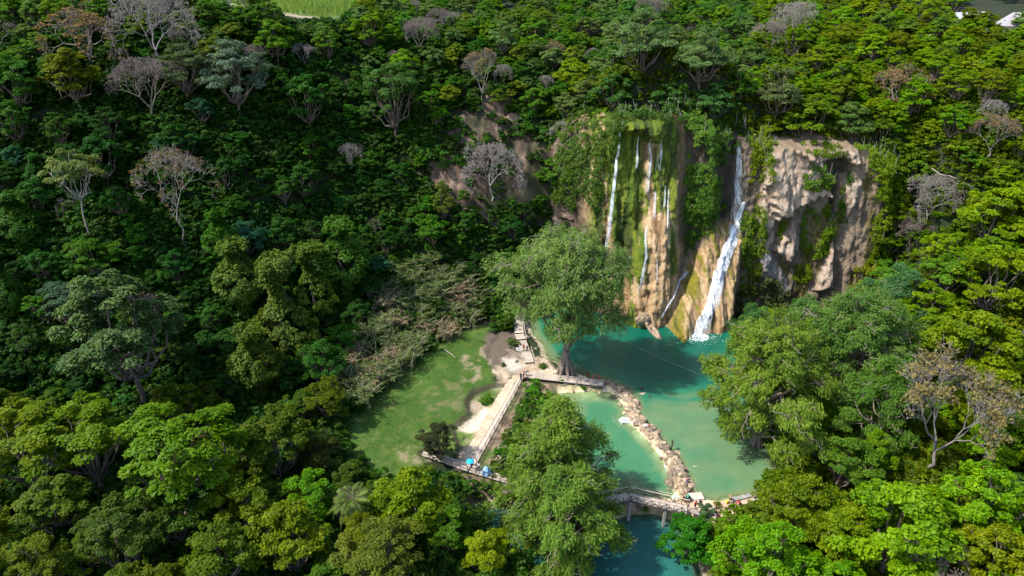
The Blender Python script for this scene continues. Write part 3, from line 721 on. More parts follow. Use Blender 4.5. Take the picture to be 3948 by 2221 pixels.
def crown_leaves(rs, clumps, radii, squash, per, Ln, Wd, upb=0.7, outb=0.5, rnd=0.8, center=None, droop=0.0, top=0.25):
    n = len(clumps)
    cnt = np.maximum(6, (per * (radii / radii.mean()) ** 2)).astype(int)
    own = np.repeat(np.arange(n), cnt); m = len(own)
    d = rand_dirs(rs, m, -1); d[:, 2] = np.where(d[:, 2] < -0.2, np.abs(d[:, 2]) * rs.uniform(-.5, 1, m), d[:, 2])
    rr = rs.uniform(0.35, 1.0, m) ** 0.6
    off = d * rr[:, None] * radii[own][:, None]; off[:, 2] *= squash
    off[:, 2] -= droop * (off[:, 0] ** 2 + off[:, 1] ** 2) / np.maximum(radii[own], .1)
    cen = clumps[own] + off
    outw = unit(cen - (center if center is not None else clumps.mean(0)))
    nrm = upb * np.array([0, 0, 1.0]) + outb * outw + rnd * rand_dirs(rs, m)
    ax = rand_dirs(rs, m) * 0.8 + outw * 0.6 - np.array([0, 0, 0.35 + droop])
    sz = rs.uniform(0.55, 1.45, m)
    V, F = leaf_quads(cen, nrm, ax, Ln * sz, Wd * sz)
    ct = rs.uniform(0.15, 0.85, n)[own]
    tint = np.clip(ct * 0.6 + rs.uniform(0, 1, m) * 0.4 + rs.normal(0, .06, m), 0, 1)
    return V, F, tint
def finish(name, segs, leaves, bark, leafmat, nside=5):
    V, F = seg_tubes(segs, nside)
    tm = mesh_np(name + '_trunk', V, F, bark, smooth=True)
    cm = None
    if leaves is not None:
        cm = mesh_np(name + '_crown', leaves[0], leaves[1], leafmat, tint=leaves[2])
    return tm, cm
def make_broad(seed, R=5.0, H=11.0, lobes=9, squash=0.55, dens=1.0, Ln=0.46, Wd=0.27, layered=False, trunk=True, bark='bark', per=70, crown_base=0.35, sparse=1.0, lobe_r=0.40, thin=1.0):
    rs = np.random.RandomState(seed)
    zc = H * (crown_base + 1) / 2; hz = H * (1 - crown_base) / 2
    lob = []; rad = []
    for i in range(lobes):
        ring = i / lobes
        if i < max(2, lobes // 4):
            rxy = R * rs.uniform(0.0, 0.3); z = zc + hz * rs.uniform(0.45, 0.75)
        else:
            rxy = R * rs.uniform(0.45, 0.68); z = zc + hz * rs.uniform(-0.55, 0.5)
        a = rs.uniform(0, 2 * math.pi) if i < 2 else 2.399 * i + rs.uniform(-.5, .5)
        lob.append((rxy * math.cos(a), rxy * math.sin(a), z)); rad.append(R * rs.uniform(lobe_r * 0.75, lobe_r * 1.25))
    lob = np.array(lob); rad = np.array(rad)
    cl = []; cr = []
    for c, r in zip(lob, rad):
        k = int(max(7, 4.6 * r * r * dens * sparse))
        d = rand_dirs(rs, k, -0.35)
        p = c + d * (r * (rs.uniform(0.6, 1.12, k) + (rs.uniform(0, 1, k) < .10) * rs.uniform(.1, .45, k))[:, None]) * np.array([1, 1, 0.62 if layered else 0.8])
        q = np.stack([(np.linalg.norm((p - l) / np.array([1, 1, .8]), axis=1) / (rr * 0.72)) for l, rr in zip(lob, rad)], 1)
        keep = (q > 1).all(1) | (rs.uniform(0, 1, k) < 0.15)
        cl.append(p[keep]); cr.append(rs.uniform(0.40, 1.12, keep.sum()))
    cl = np.concatenate(cl); cr = np.concatenate(cr) * (R / 5.0) ** 0.5
    lv = crown_leaves(rs, cl, cr, 0.34 if layered else squash, per * dens, Ln, Wd, upb=1.0 if layered else 0.7, outb=0.3 if layered else .55, rnd=0.55 if layered else 0.8, center=np.array([0, 0, zc - hz * .4]), droop=0.22 if layered else 0.05)
    segs = []
    fork = np.array([rs.normal(0, .2), rs.normal(0, .2), H * crown_base * 0.8])
    add_path(segs, bend((0, 0, -1.2), fork, rs, 4, 0, .2), 0.055 * R * thin, 0.042 * R * thin)
    for c, r in zip(lob, rad):
        pts = bend(fork, c - np.array([0, 0, r * .3]), rs, 4, -0.08, .25)
        add_path(segs, pts, 0.03 * R * thin, 0.012 * R * thin)
    for p in cl[rs.permutation(len(cl))[:40]]:
        kk = np.argmin(((lob - p) ** 2).sum(1)); c = lob[kk] - np.array([0, 0, rad[kk] * .3])
        add_path(segs, bend(c, p, rs, 2, 0, .3), 0.012 * R, 0.004 * R)
    return finish('broad', segs, lv, M[bark], M['leaf'])
def make_cypress(seed, R=10.0, H=24.0, base=0.3, lobes=36, per=30, spr=28, lean=(0, 0), trunk_r=0.7, top_w=0.35, drop=1.0, cone=False, lob_r=(0.16, 0.27), deadwood=30):
    rs = np.random.RandomState(seed)
    segs = []; lob = []; rad = []
    spine = bend((0, 0, -1.0), (lean[0], lean[1], H * 0.9), rs, 8, 0, .15)
    rads = np.linspace(1, 0.12, 9) * trunk_r
    for i in range(8): segs.append((*spine[i], rads[i], *spine[i + 1], rads[i + 1]))
    for k in range(9):      # buttress roots
        a = k * 0.7 + rs.uniform(-.2, .2)
        segs.append((math.cos(a) * trunk_r * 2.1, math.sin(a) * trunk_r * 2.1, -0.6, trunk_r * 0.35, math.cos(a) * trunk_r * .45, math.sin(a) * trunk_r * .45, trunk_r * 3.8, trunk_r * 0.5))
    for i in range(lobes):
        t = (i + 0.5) / lobes
        h = base + (1 - base) * t ** 0.9
        prof = math.sin(math.pi * min(1, 0.18 + 0.62 * (h - base) / (1 - base))) if True else 1
        wid = R * (prof ** 0.8) * (1 - (1 - top_w) * max(0, (h - 0.55) / 0.45) ** 1.6)
        if cone: wid = R * (1 - 0.92 * ((h - base) / (1 - base)) ** 1.9) * (0.75 + .25 * min(1, (h - base) / .15)) * rs.uniform(.8, 1.12)
        a = 2.399 * i + rs.uniform(-.4, .4)
        rr = wid * rs.uniform(0.38, 0.95) * (1 + .20 * math.sin(2 * a + seed) + .15 * math.sin(3 * a + 1.7 * seed) + .1 * math.sin(7 * h * 3.1 + 2 * a))
        c = np.array([math.cos(a) * rr + lean[0] * h, math.sin(a) * rr + lean[1] * h, H * h * rs.uniform(.94, 1.03)])
        lob.append(c); rad.append(rs.uniform(*lob_r) * R)
        st = spine[int(min(7, max(1, (h - 0.12) * 8)))]
        add_path(segs, bend(st, c + [0, 0, .2], rs, 5, 0.10, .3), 0.024 * R * (1.2 - h * .6), 0.006 * R)
    lob = np.array(lob); rad = np.array(rad)
    for i in rs.permutation(len(lob))[:deadwood]:
        o_ = unit(lob[i] * [1, 1, 0.0] + rs.normal(0, .2, 3)); e_ = lob[i] + o_ * rad[i] * rs.uniform(.9, 1.4) - [0, 0, rs.uniform(0, 1.2)]
        pts = bend(lob[i] + [0, 0, .2], e_, rs, 4, .1, .4); add_path(segs, pts, .075, .035)
        for q in pts[2:]: add_path(segs, bend(q, q + o_ * rs.uniform(.4, 1) + rs.normal(0, .5, 3), rs, 2), .035, .022)
    cen = []; own = []
    for i, (c, r) in enumerate(zip(lob, rad)):
        k = int(per * (r / rad.mean()) ** 1.6)
        d = rand_dirs(rs, k, -0.55)
        p = c + d * (r * rs.uniform(0.5, 1.05, k)[:, None]) * np.array([1, 1, 0.72]); cen.append(p); own.append(np.full(k, i))
        for q in p[rs.uniform(0, 1, k) < 0.35]: add_path(segs, bend(c, q, rs, 2, 0.08, .3), 0.006 * R, 0.002 * R)
    cen = np.concatenate(cen); own = np.concatenate(own)
    cnt = np.full(len(cen), spr); o2 = np.repeat(np.arange(len(cen)), cnt); m = len(o2)
    hang = rs.uniform(0, 1, m) ** 1.3
    outw = unit((cen - np.array([lean[0] * .6, lean[1] * .6, H * .45])) * [1, 1, .6])[o2]
    pos = cen[o2] + rs.normal(0, 0.30, (m, 3)) * [1.2, 1.2, .6] + outw * (rs.uniform(0, .7, m))[:, None] - np.array([0, 0, 1.15 * drop]) * hang[:, None] * rs.uniform(.4, 1.2, len(cen))[o2][:, None]
    ax = outw * 0.6 + rand_dirs(rs, m) * 0.5 - np.array([0, 0, 0.75 * drop])
    nrm = rand_dirs(rs, m) * 0.75 + outw * 0.6 + np.array([0, 0, 0.55])
    sz = rs.uniform(.6, 1.35, m)
    V, F = leaf_quads(pos, nrm, ax, 0.62 * sz, 0.17 * sz, 0.15)
    tint = np.clip(rs.uniform(.1, .9, len(lob))[own][o2] * .35 + rs.uniform(0.1, .9, len(cen))[o2] * .3 + rs.uniform(0, .35, m), 0, 1)
    return finish('cypress', segs, (V, F, tint), M['cypress_bark'], M['needle'], 7)
def make_bare(seed, H=10.0, depth=7, spread=0.55, up=0.16, trunk_frac=0.28, bark='dry_twig', leaves=0, r0=0.24, umbrella=0.0, twig=0.028):
    rs = np.random.RandomState(seed)
    segs = []; tips = []
    def grow(p, d, ln, r, lev):
        q = p + d * ln
        mid = (p + q) / 2 + rs.normal(0, ln * .07, 3)
        rm = max(twig, r * .85); re = max(twig * .8, r * .7)
        segs.append((*p, max(twig, r), *mid, rm)); segs.append((*mid, rm, *q, re))
        if lev == 0: tips.append(q); return
        k = 2 if rs.uniform() < 0.45 else 3
        ph = rs.uniform(0, 6.28)
        for i in range(k):
            perp = unit(np.cross(d, rs.normal(0, 1, 3)))
            ang = spread * rs.uniform(0.6, 1.3)
            a = unit(np.cross(d, [math.cos(ph + i * 6.28 / k), math.sin(ph + i * 6.28 / k), 0.3]))
            nd = unit(d * math.cos(ang) + a * math.sin(ang) + np.array([0, 0, up]) - np.array([0, 0, umbrella]) * (lev < 4) * max(0, d[2]))
            grow(q, nd, ln * rs.uniform(0.62, 0.86), r * rs.uniform(0.55, 0.72), lev - 1)
    tr = H * trunk_frac
    base = bend((0, 0, -1), (rs.normal(0, .3), rs.normal(0, .3), tr), rs, 4, 0, .3)
    add_path(segs, base, r0, r0 * .75)
    for i in range(3):
        a = i * 2.1 + rs.uniform(0, .8)
        grow(base[-1], unit(np.array([math.cos(a) * .55, math.sin(a) * .55, .8])), H * 0.23, r0 * .6, depth - 1)
    S = np.array(segs); nt = 4
    V, F = seg_tubes(S[:4], 7); tm = mesh_np('bare_trunk', V, F, M[bark], smooth=True)
    V, F = seg_tubes(S[4:], 4); bm = mesh_np('bare_branches', V, F, M[bark])
    cm = None
    if leaves:
        tp = np.array(tips); tp = tp[rs.permutation(len(tp))[:leaves]]
        lv = crown_leaves(rs, tp, np.full(len(tp), 0.5), 0.4, 12, 0.3, 0.18)
        cm = mesh_np('sparse_foliage', lv[0], lv[1], M['leaf'], tint=lv[2])
    return tm, bm, cm
def make_vines(seed, R=3.6, H=12.0):
    """a tree smothered by climbers: a lumpy pillar whose green hangs down to the ground"""
    rs = np.random.RandomState(seed)
    cl = []; cr = []
    for i in range(230):
        h = rs.uniform(0.02, 1.0)
        w = R * (0.55 + 0.45 * math.sin(h * 7.5 + seed)) * (1 - 0.55 * max(0, (h - .75) / .25) ** 2)
        a = rs.uniform(0, 6.28); r = w * rs.uniform(.65, 1.0)
        cl.append((math.cos(a) * r, math.sin(a) * r, H * h)); cr.append(rs.uniform(0.45, 0.85))
    for i in range(40):
        a = rs.uniform(0, 6.28); r = R * .5 * math.sqrt(rs.uniform()); cl.append((math.cos(a) * r, math.sin(a) * r, H * rs.uniform(.93, 1.04))); cr.append(rs.uniform(.5, .9))
    lv = crown_leaves(rs, np.array(cl), np.array(cr), 0.9, 46, 0.36, 0.22, upb=.5, outb=.9, rnd=.6, center=np.array([0, 0, H * .4]), droop=.5)
    segs = []; add_path(segs, bend((0, 0, -1), (0, 0, H * .9), rs, 5), .3, .1)
    return finish('vines', segs, lv, M['bark'], M['leaf'])
def make_shrub(seed, R=1.0, n=26, per=24, Ln=0.27, Wd=0.16):
    rs = np.random.RandomState(seed)
    d = rand_dirs(rs, n, -0.1); cl = d * R * rs.uniform(.3, 1.35, n)[:, None] * [1, 1, rs.uniform(.6, 1.1)]; cl[:, 2] += .3 * R
    lv = crown_leaves(rs, cl, rs.uniform(.18, .42, n) * R, .6, per, Ln, Wd, upb=.7, outb=.5, rnd=.8, center=np.zeros(3))
    segs = []
    for p in cl[:7]: add_path(segs, bend((0, 0, -.4), p, rs, 2), .04, .012)
    return finish('shrub', segs, lv, M['bark'], M['leaf'])
def make_palm(seed, H=9.0):
    rs = np.random.RandomState(seed); segs = []
    add_path(segs, bend((0, 0, -1), (.3, 0, H), rs, 8, 0, .04), .24, .17)
    Vs = []; Fs = []; T = []; nb = 0
    for k in range(24):
        a = k * 2.399; el = 1.25 - 1.75 * (k / 23.0); L_ = rs.uniform(3.0, 3.8)
        t = np.linspace(0, 1, 30)
        rr = L_ * (np.sin(t * 1.35) / np.sin(1.35)) * math.cos(el * .6); zz = H + L_ * (t * math.sin(el) - 0.85 * t ** 2.2)
        mid = np.stack([np.cos(a) * rr + .3, np.sin(a) * rr, zz], -1)
        for i in range(0, 29, 3): segs.append((*mid[i], .045 * (1 - i / 34), *mid[min(29, i + 3)], .045 * (1 - (i + 3) / 34)))
        tg = np.gradient(mid, axis=0); tg = unit(tg); sd = unit(np.cross(tg, [0, 0, 1.0]))
        for s in (-1, 1):
            ln = 0.85 * np.sin(np.clip(t * 1.1 + .12, 0, 1) * math.pi) ** .6 + .1
            ax = sd * s * 0.8 + tg * 0.55 - np.array([0, 0, .55]); c = mid + unit(ax) * ln[:, None] * .5
            V, F = leaf_quads(c, np.cross(ax, tg) * s + rs.normal(0, .15, c.shape), ax, ln, 0.11, .1)
            Vs.append(V); Fs.append(F + nb); nb += len(V); T.append(np.clip(rs.uniform(.25, .8) + rs.normal(0, .1, len(c)), 0, 1))
    return finish('palm', segs, (np.concatenate(Vs), np.concatenate(Fs), np.concatenate(T)), M['bark'], M['leaf'], 7)
def make_reeds(seed, n=34, H=5.0):
    rs = np.random.RandomState(seed); segs = []; Vs = []; Fs = []; T = []; nb = 0
    for k in range(n):
        b = np.array([*rs.normal(0, .8, 2), -.3]); a = rs.uniform(0, 6.28); h = H * rs.uniform(.7, 1.15); ln = rs.uniform(.5, 1.5) * H * .45
        t = np.linspace(0, 1, 14); pts = b + np.stack([np.cos(a) * ln * t ** 2.2, np.sin(a) * ln * t ** 2.2, h * (t - .22 * t ** 3)], -1)
        for i in range(0, 12, 3): segs.append((*pts[i], .035, *pts[i + 3 if i + 3 < 14 else 13], .028))
        tg = unit(np.gradient(pts, axis=0)); q = pts[3:]; m = len(q)
        for s in (0, 1, 2):
            ph = rs.uniform(0, 6.28, m); sd = np.stack([np.cos(ph), np.sin(ph), np.zeros(m)], -1)
            ax = sd * .9 + tg[3:] * .6 - np.array([0, 0, .25]); L_ = rs.uniform(.5, .95, m); c = q + unit(ax) * L_[:, None] * .45
            V, F = leaf_quads(c, np.array([0, 0, 1.0]) + rs.normal(0, .4, (m, 3)), ax, L_, .11, .1); Vs.append(V); Fs.append(F + nb); nb += len(V); T.append(np.clip(rs.uniform(.1, .9) + rs.normal(0, .12, m), 0, 1))
    return finish('reeds', segs, (np.concatenate(Vs), np.concatenate(Fs), np.concatenate(T)), M['drift'], M['leaf'], 4)

KIT = {}
KIT['round'] = [make_broad(100 + i, lobes=[13, 16, 18, 14, 17, 12][i], squash=.55, per=105, Ln=[.34, .30, .37, .32, .38, .34][i], Wd=[.22, .20, .23, .21, .24, .21][i], crown_base=[.3, .25, .35, .3, .22, .38][i], lobe_r=[.33, .29, .27, .31, .28, .35][i]) for i in range(6)]
KIT['layer'] = [make_broad(200 + i, lobes=[16, 18, 15, 17][i], layered=True, Ln=.38, Wd=.18, per=95, crown_base=[.35, .3, .4, .3][i], lobe_r=[.29, .27, .30, .28][i]) for i in range(4)]
KIT['fine'] = [make_broad(300 + i, lobes=[16, 18, 15][i], squash=.6, Ln=.26, Wd=.15, per=130, crown_base=.28, lobe_r=.30) for i in range(3)]
KIT['sparse'] = [make_broad(400 + i, lobes=[10, 12][i], layered=True, Ln=.34, Wd=.18, per=70, crown_base=.66, sparse=.9, lobe_r=.30, bark='pale_bark', thin=.5) for i in range(2)]
KIT['vine'] = [make_vines(500 + i, [3.6, 3.2, 4.0][i]) for i in range(3)]
KIT['cypress'] = [make_cypress(600, 13.6, 29.5, .42, 78, 32, 24, trunk_r=.95, top_w=.62, drop=1.25), make_cypress(611, 10.5, 23.5, .06, 92, 22, 24, trunk_r=.6, drop=1.2, cone=True, lob_r=(.11, .19), deadwood=60), make_cypress(622, 13.0, 25, .22, 52, 36, 30, trunk_r=.8, top_w=.55, drop=.9), make_cypress(633, 8.0, 20, .2, 34, 30, 28, trunk_r=.5, top_w=.4)]
KIT['bare'] = [make_bare(700, 10, 8, .5, .12, r0=.18, twig=.022), make_bare(701, 10, 8, .62, .06, bark='grey_twig', r0=.18, twig=.022), make_bare(702, 11, 8, .48, .2, bark='grey_twig', leaves=260, r0=.2, twig=.022), make_bare(703, 9, 7, .7, .02, .2, leaves=200)]
KIT['umbrella'] = [make_bare(710, 13, 7, .55, -.02, .55, bark='pale_bark', leaves=160, r0=.13, umbrella=.12, twig=.022)]
KIT['palm'] = [make_palm(800)]
KIT['reed'] = [make_reeds(810 + i) for i in range(3)]
KIT['shrub'] = [make_shrub(820 + i) for i in range(5)]
KIT_R = {'round': 5.0, 'layer': 5.0, 'fine': 5.0, 'sparse': 5.0, 'vine': 3.4, 'bare': 5.2, 'umbrella': 5.0, 'shrub': 1.0, 'reed': 2.0, 'palm': 3.4, 'cypress': 9.0}
KIT_H = {'round': 11, 'layer': 11, 'fine': 11, 'sparse': 11, 'vine': 12, 'bare': 10, 'umbrella': 13, 'shrub': 1.0, 'reed': 5, 'palm': 10, 'cypress': 24}
PART = {'round': ('trunk', 'crown'), 'layer': ('trunk', 'crown'), 'fine': ('trunk', 'crown'), 'sparse': ('trunk', 'crown'), 'vine': ('trunk', 'crown'), 'cypress': ('trunk', 'crown'), 'bare': ('trunk', 'branches', 'foliage'), 'umbrella': ('trunk', 'branches', 'foliage'),
        'palm': ('trunk', 'fronds'), 'reed': ('stems', 'leaves'), 'shrub': ('stems', 'foliage')}
NAME = {'round': 'broadleaf_tree', 'layer': 'broadleaf_tree', 'fine': 'broadleaf_tree', 'sparse': 'flat_topped_tree', 'vine': 'vine_covered_tree', 'cypress': 'cypress_tree', 'bare': 'bare_tree', 'umbrella': 'flat_topped_tree', 'palm': 'palm_tree', 'reed': 'reed_clump', 'shrub': 'shrub'}
plants = []      # (kind, variant, x, y, z, scale xyz, rot, colour, label)
def green(c): return (c[0] * (.90 if c[0] > .6 * c[1] and c[1] > .13 else .86), c[1], c[2] * 1.05 + .001) if c[0] < c[1] else c
def plant(kind, var, loc, scl, rz, colr, label=None, cat='tree', group=None):
    colr = green(colr)
    root = thing(NAME[kind], label, cat, loc, rz, group)
    root.scale = scl if hasattr(scl, '__len__') else (scl, scl, scl)
    for nm, me in zip(PART[kind], KIT[kind][var % len(KIT[kind])]):
        if me is None: continue
        o = link(nm, me, root); o['leafcol'] = [float(c) for c in colr]
    return root

# ------------------------------------------------------------------ forest
def dsp(pts, k=IMG_W / 2576.0): return [(x * k, y * k) for x, y in pts]
CLEAR = [
 dsp([(845, 1085), (905, 1040), (965, 965), (1060, 890), (1150, 830), (1225, 790), (1290, 850), (1285, 775), (1320, 775), (1340, 800), (1570, 800), (1750, 840), (1790, 930), (1790, 1110), (1800, 1200), (1910, 1235), (1905, 1270), (1860, 1285), (1830, 1312), (1780, 1310), (1715, 1300), (1690, 1330), (1700, 1449), (1570, 1449), (1560, 1300), (1400, 1270), (1280, 1215), (1230, 1225), (1175, 1212), (1070, 1170), (1020, 1215), (940, 1205)]),
 dsp([(1560, 318), (1680, 318), (1710, 380), (1710, 560), (1770, 610), (1800, 560), (1840, 380), (1880, 380), (1880, 520), (1850, 680), (1830, 780), (1760, 850), (1640, 820), (1560, 760), (1480, 600), (1500, 480)]),
 dsp([(1940, 385), (2200, 385), (2195, 460), (2190, 640), (2150, 755), (2020, 750), (1920, 720), (1900, 620)]),
 dsp([(725, 2), (872, 2), (872, 50), (725, 50)]), dsp([(2395, 12), (2425, 10), (2425, 30), (2395, 30)]), dsp([(2430, 0), (2520, 8), (2520, 26), (2440, 26)]), dsp([(2540, 0), (2576, 0), (2576, 24), (2540, 24)])]
ROCKPX = dsp([(1075, 470), (1110, 380), (1165, 270), (1180, 200), (1260, 200), (1310, 290), (1390, 345), (1440, 395), (1400, 465), (1300, 500), (1170, 520)])
REEDPX = dsp([(1000, 650), (1090, 620), (1180, 690), (1220, 750), (1160, 815), (1070, 860), (1000, 910), (930, 1010), (850, 990), (870, 880), (940, 780)])
def in_clear(px, py, rpx, frac=0.85):
    n = 14; t = np.arange(n) * 2 * np.pi / n
    X = np.concatenate([[px], px + np.cos(t) * rpx * frac]); Y = np.concatenate([[py], py + np.sin(t) * rpx * frac])
    return any((poly_sdf(X, Y, p) > 0).any() for p in CLEAR)

BRIGHT, MIDG, DARKG, YELG, OLIVE, SILVER, BLUEG, PALE, BROWN = (0.105, 0.190, 0.008), (0.050, 0.120, 0.010), (0.020, 0.062, 0.007), (0.150, 0.205, 0.006), (0.100, 0.122, 0.008), (0.100, 0.130, 0.078), (0.038, 0.100, 0.042), (0.115, 0.165, 0.045), (0.165, 0.120, 0.055)
TONE = {BRIGHT: 'bright green', MIDG: 'mid green', DARKG: 'dark green', YELG: 'yellow-green', OLIVE: 'olive green', SILVER: 'silvery grey-green', BLUEG: 'bluish green', PALE: 'pale green', BROWN: 'brownish'}
placed = []      # x, y, radius of everything planted so far
forest = []      # dicts waiting for labels
def vary(c, a=0.16):
    k = 1 + R0.uniform(-a, a); return (c[0] * k * (1 + R0.uniform(-.12, .12)), c[1] * k, c[2] * k)
def add_tree(dx, dy, dr, kind, colr, label=None, var=None, tall=1.0, cat='tree', depth=None):
    """crown centre at picture point (dx, dy), about dr across its radius there"""
    px, py = dx * IMG_W / 2576, dy * IMG_W / 2576; rp = dr * IMG_W / 2576
    r = 5.0; h = 11.0
    for _ in range(4):
        x, y, z = hit(px, py, 0.62 * h) if depth is None else at_y(px, py, depth)
        _, _, dep = project(x, y, z)
        r = rp * float(dep) / FOC; h = r / KIT_R[kind] * KIT_H[kind] * tall
    s = r / KIT_R[kind]
    if var is None: var = R0.randrange(len(KIT[kind]))
    forest.append(dict(kind=kind, var=var, x=x, y=y, s=(s, s, s * tall), col=colr, label=label, px=px, py=py, rp=rp, cat=cat))
    placed.append((x, y, r * 0.9))
T_ = add_tree
# near left
T_(60, 1120, 135, 'layer', (.105, .150, .010), 'tall layered yellow-green tree at the left edge of the photo, foreground')
T_(215, 1110, 130, 'layer', (.098, .150, .010), 'large layered leafy tree in the left foreground below the big pale tree', tall=1.05)
T_(445, 1150, 165, 'layer', (.092, .150, .010), 'broad domed layered tree left of the lawn, largest of the left foreground')
T_(690, 1115, 100, 'round', (.080, .098, .008), 'brownish olive tree between the domed foreground tree and the lawn')
T_(800, 1130, 62, 'fine', (.060, .072, .010), 'small dull olive tree overlapping the left edge of the lawn')
T_(620, 1270, 95, 'round', (.100, .120, .007), 'olive tree with yellowed leaf tips below the domed foreground tree')
T_(790, 1250, 75, 'round', (.085, .185, .008), 'vivid green leafy tree just left of the palm')
T_(735, 1350, 105, 'round', (.120, .150, .008), 'yellow-green leafy tree below and left of the palm')
T_(560, 1395, 110, 'round', (.075, .110, .008), 'dark yellow-green tree at the bottom edge, left of centre')
T_(90, 1410, 95, 'fine', (.115, .140, .012), 'yellowish bushy tree in the bottom left corner')
T_(300, 1350, 110, 'layer', (.050, .075, .008), 'dark shaded tree at the bottom edge right of the yellowish one')
T_(1035, 1265, 105, 'round', (.125, .165, .010), 'yellow-green open-leaved tree below the left footbridge')
T_(960, 1410, 115, 'fine', (.110, .125, .016), 'greyish yellow tree with showing twigs at the bottom, right of the palm')
T_(1130, 1330, 75, 'round', (.065, .130, .010), 'mid green tree at the edge of the lower pool, beside the yellow-flecked one')
T_(1225, 1385, 72, 'round', (.150, .200, .010), 'tree flecked with yellow leaves at the bottom, left of the foreground cypress')
T_(130, 1270, 95, 'layer', (.075, .110, .010), 'leafy tree at the left edge between the tall layered tree and the bottom corner')
T_(440, 1290, 95, 'round', (.055, .085, .008), 'shaded dark tree under the domed foreground tree')
# left slope
T_(310, 830, 150, 'layer', (.085, .118, .034), 'big pale grey-green spreading tree standing at the foot of the left slope', tall=1.25)
T_(170, 760, 75, 'layer', (.052, .088, .040), 'bluish spreading tree behind the big pale tree')
T_(200, 478, 80, 'sparse', (.120, .150, .040), 'flat-topped tree with long thin white trunk on the left slope', tall=1.45)
T_(445, 505, 62, 'umbrella', (.13, .10, .05), 'leafless pinkish umbrella-shaped tree with tall white trunk on the left slope', tall=1.25)
T_(700, 760, 74, 'vine', (.105, .125, .020), 'tower-like vine-smothered tree above the reeds, tallest of the draped trees', tall=1.1)
T_(600, 690, 60, 'vine', (.085, .115, .016), 'vine-smothered tree left of the tallest draped tower')
T_(780, 690, 55, 'vine', (.075, .120, .016), 'vine-smothered tree right of the tallest draped tower')
T_(860, 640, 62, 'vine', (.060, .115, .014), 'vine-covered hump of a tree above the reed bank')
T_(640, 900, 62, 'vine', (.070, .100, .012), 'low vine-covered tree at the slope foot beside the big pale tree')
T_(590, 180, 92, 'fine', SILVER, 'large silvery grey-green tree near the upper left')
T_(460, 170, 72, 'fine', (.085, .105, .040), 'dull grey-green tree left of the silvery tree')
T_(370, 215, 85, 'bare', BROWN, 'bare purplish-grey tree with spreading twigs on the upper left slope', var=0)
T_(380, 55, 105, 'bare', BROWN, 'large gnarled bare tree at the top left by the plateau edge', var=1)
T_(200, 60, 95, 'bare', (.17, .12, .05), 'half-bare brownish tree at the top left corner', var=3)
T_(40, 200, 70, 'round', (.050, .120, .012), 'rounded green tree on the left edge below the top corner')
T_(30, 300, 55, 'round', (.040, .110, .012), 'small rounded green tree on the left edge, lower of the two')
T_(175, 190, 78, 'layer', (.105, .120, .008), 'olive and yellow tree between the left edge and the bare purplish tree')
T_(672, 40, 52, 'round', MIDG, 'green tree just left of the grass field at the top')
T_(690, 100, 55, 'round', (.085, .165, .012), 'bright tree with rounded tufts below and left of the grass field')
T_(990, 240, 82, 'fine', (.065, .115, .022), 'large rounded mid green tree left of the brown rock slope', tall=1.15)
T_(770, 245, 65, 'round', (.035, .100, .012), 'dense dark tree with drooping outline left of the large rounded one')
T_(1085, 250, 30, 'layer', (.090, .190, .014), 'small bright layered tree on the left edge of the brown rock slope')
T_(1100, 290, 34, 'layer', (.085, .185, .014), 'small bright green tree below the other on the rock slope edge')
T_(1112, 505, 33, 'fine', (.115, .135, .018), 'narrow yellow-green tree below the brown rock slope', tall=1.7)
T_(1235, 420, 78, 'bare', BROWN, 'bare pale-twigged tree standing before the brown rock slope', var=1)
T_(1210, 195, 42, 'bare', BROWN, 'thin leaning reddish bare tree on top of the brown rock slope', var=2, tall=1.5)
T_(1055, 85, 48, 'bare', BROWN, 'dry twiggy tree on the plateau rim left of centre', var=0)
T_(1440, 185, 45, 'round', (.155, .220, .010), 'bright yellow-green tree left of and above the mossy fall')
T_(1460, 215, 38, 'round', (.140, .200, .010), 'second yellow-green tree just under the bright one above the mossy fall')
T_(1620, 105, 90, 'fine', (.105, .155, .050), 'large pale green tree on the rim above the mossy fall')
T_(1770, 140, 80, 'fine', (.115, .160, .048), 'large pale green tree above the vine curtain')
T_(1540, 230, 52, 'round', (.060, .125, .025), 'leafy tree hanging over the left top of the mossy fall')
T_(1690, 255, 62, 'round', (.055, .120, .025), 'leafy tree over the right top of the mossy fall')
T_(1800, 270, 62, 'round', (.052, .115, .025), 'dense leafy tree above the head of the right fall')
T_(1400, 440, 50, 'round', (.065, .140, .014), 'green tree at the left shoulder of the mossy fall')
T_(1490, 330, 50, 'round', (.070, .130, .016), 'leafy tree hugging the upper left flank of the mossy fall')
T_(1450, 500, 45, 'fine', (.085, .115, .060), 'greyish tree on the left flank of the mossy fall')
T_(2030, 305, 72, 'layer', (.125, .185, .016), 'flat-layered lime green tree rooted on the rim of the tan cliff', tall=.95)
T_(1920, 330, 45, 'round', (.130, .180, .012), 'bright bush-like tree at the head of the right fall')
T_(1925, 395, 42, 'round', (.115, .165, .012), 'bright tree overhanging the right fall from the right')
T_(2140, 310, 60, 'round', (.085, .140, .028), 'leafy tree on the tan cliff rim right of the lime layered one')
T_(2205, 350, 50, 'round', (.090, .145, .014), 'green tree on the right end of the tan cliff rim')
T_(1960, 225, 70, 'fine', (.105, .135, .045), 'pale feathery tree behind the lime layered one')
T_(2270, 190, 72, 'bare', (.17, .125, .05), 'brownish half-bare tree on the hill above the tan cliff', var=3)
T_(2000, 45, 55, 'bare', BROWN, 'grey bare tree near the top edge, above the lime layered tree', var=1)
T_(1940, 90, 45, 'bare', BROWN, 'small grey bare tree below the one at the top edge', var=0)
T_(2350, 500, 75, 'bare', BROWN, 'tangle of grey bare branches right of the tan cliff', var=1)
T_(2300, 590, 50, 'bare', BROWN, 'lower grey bare tree right of the tan cliff', var=0)
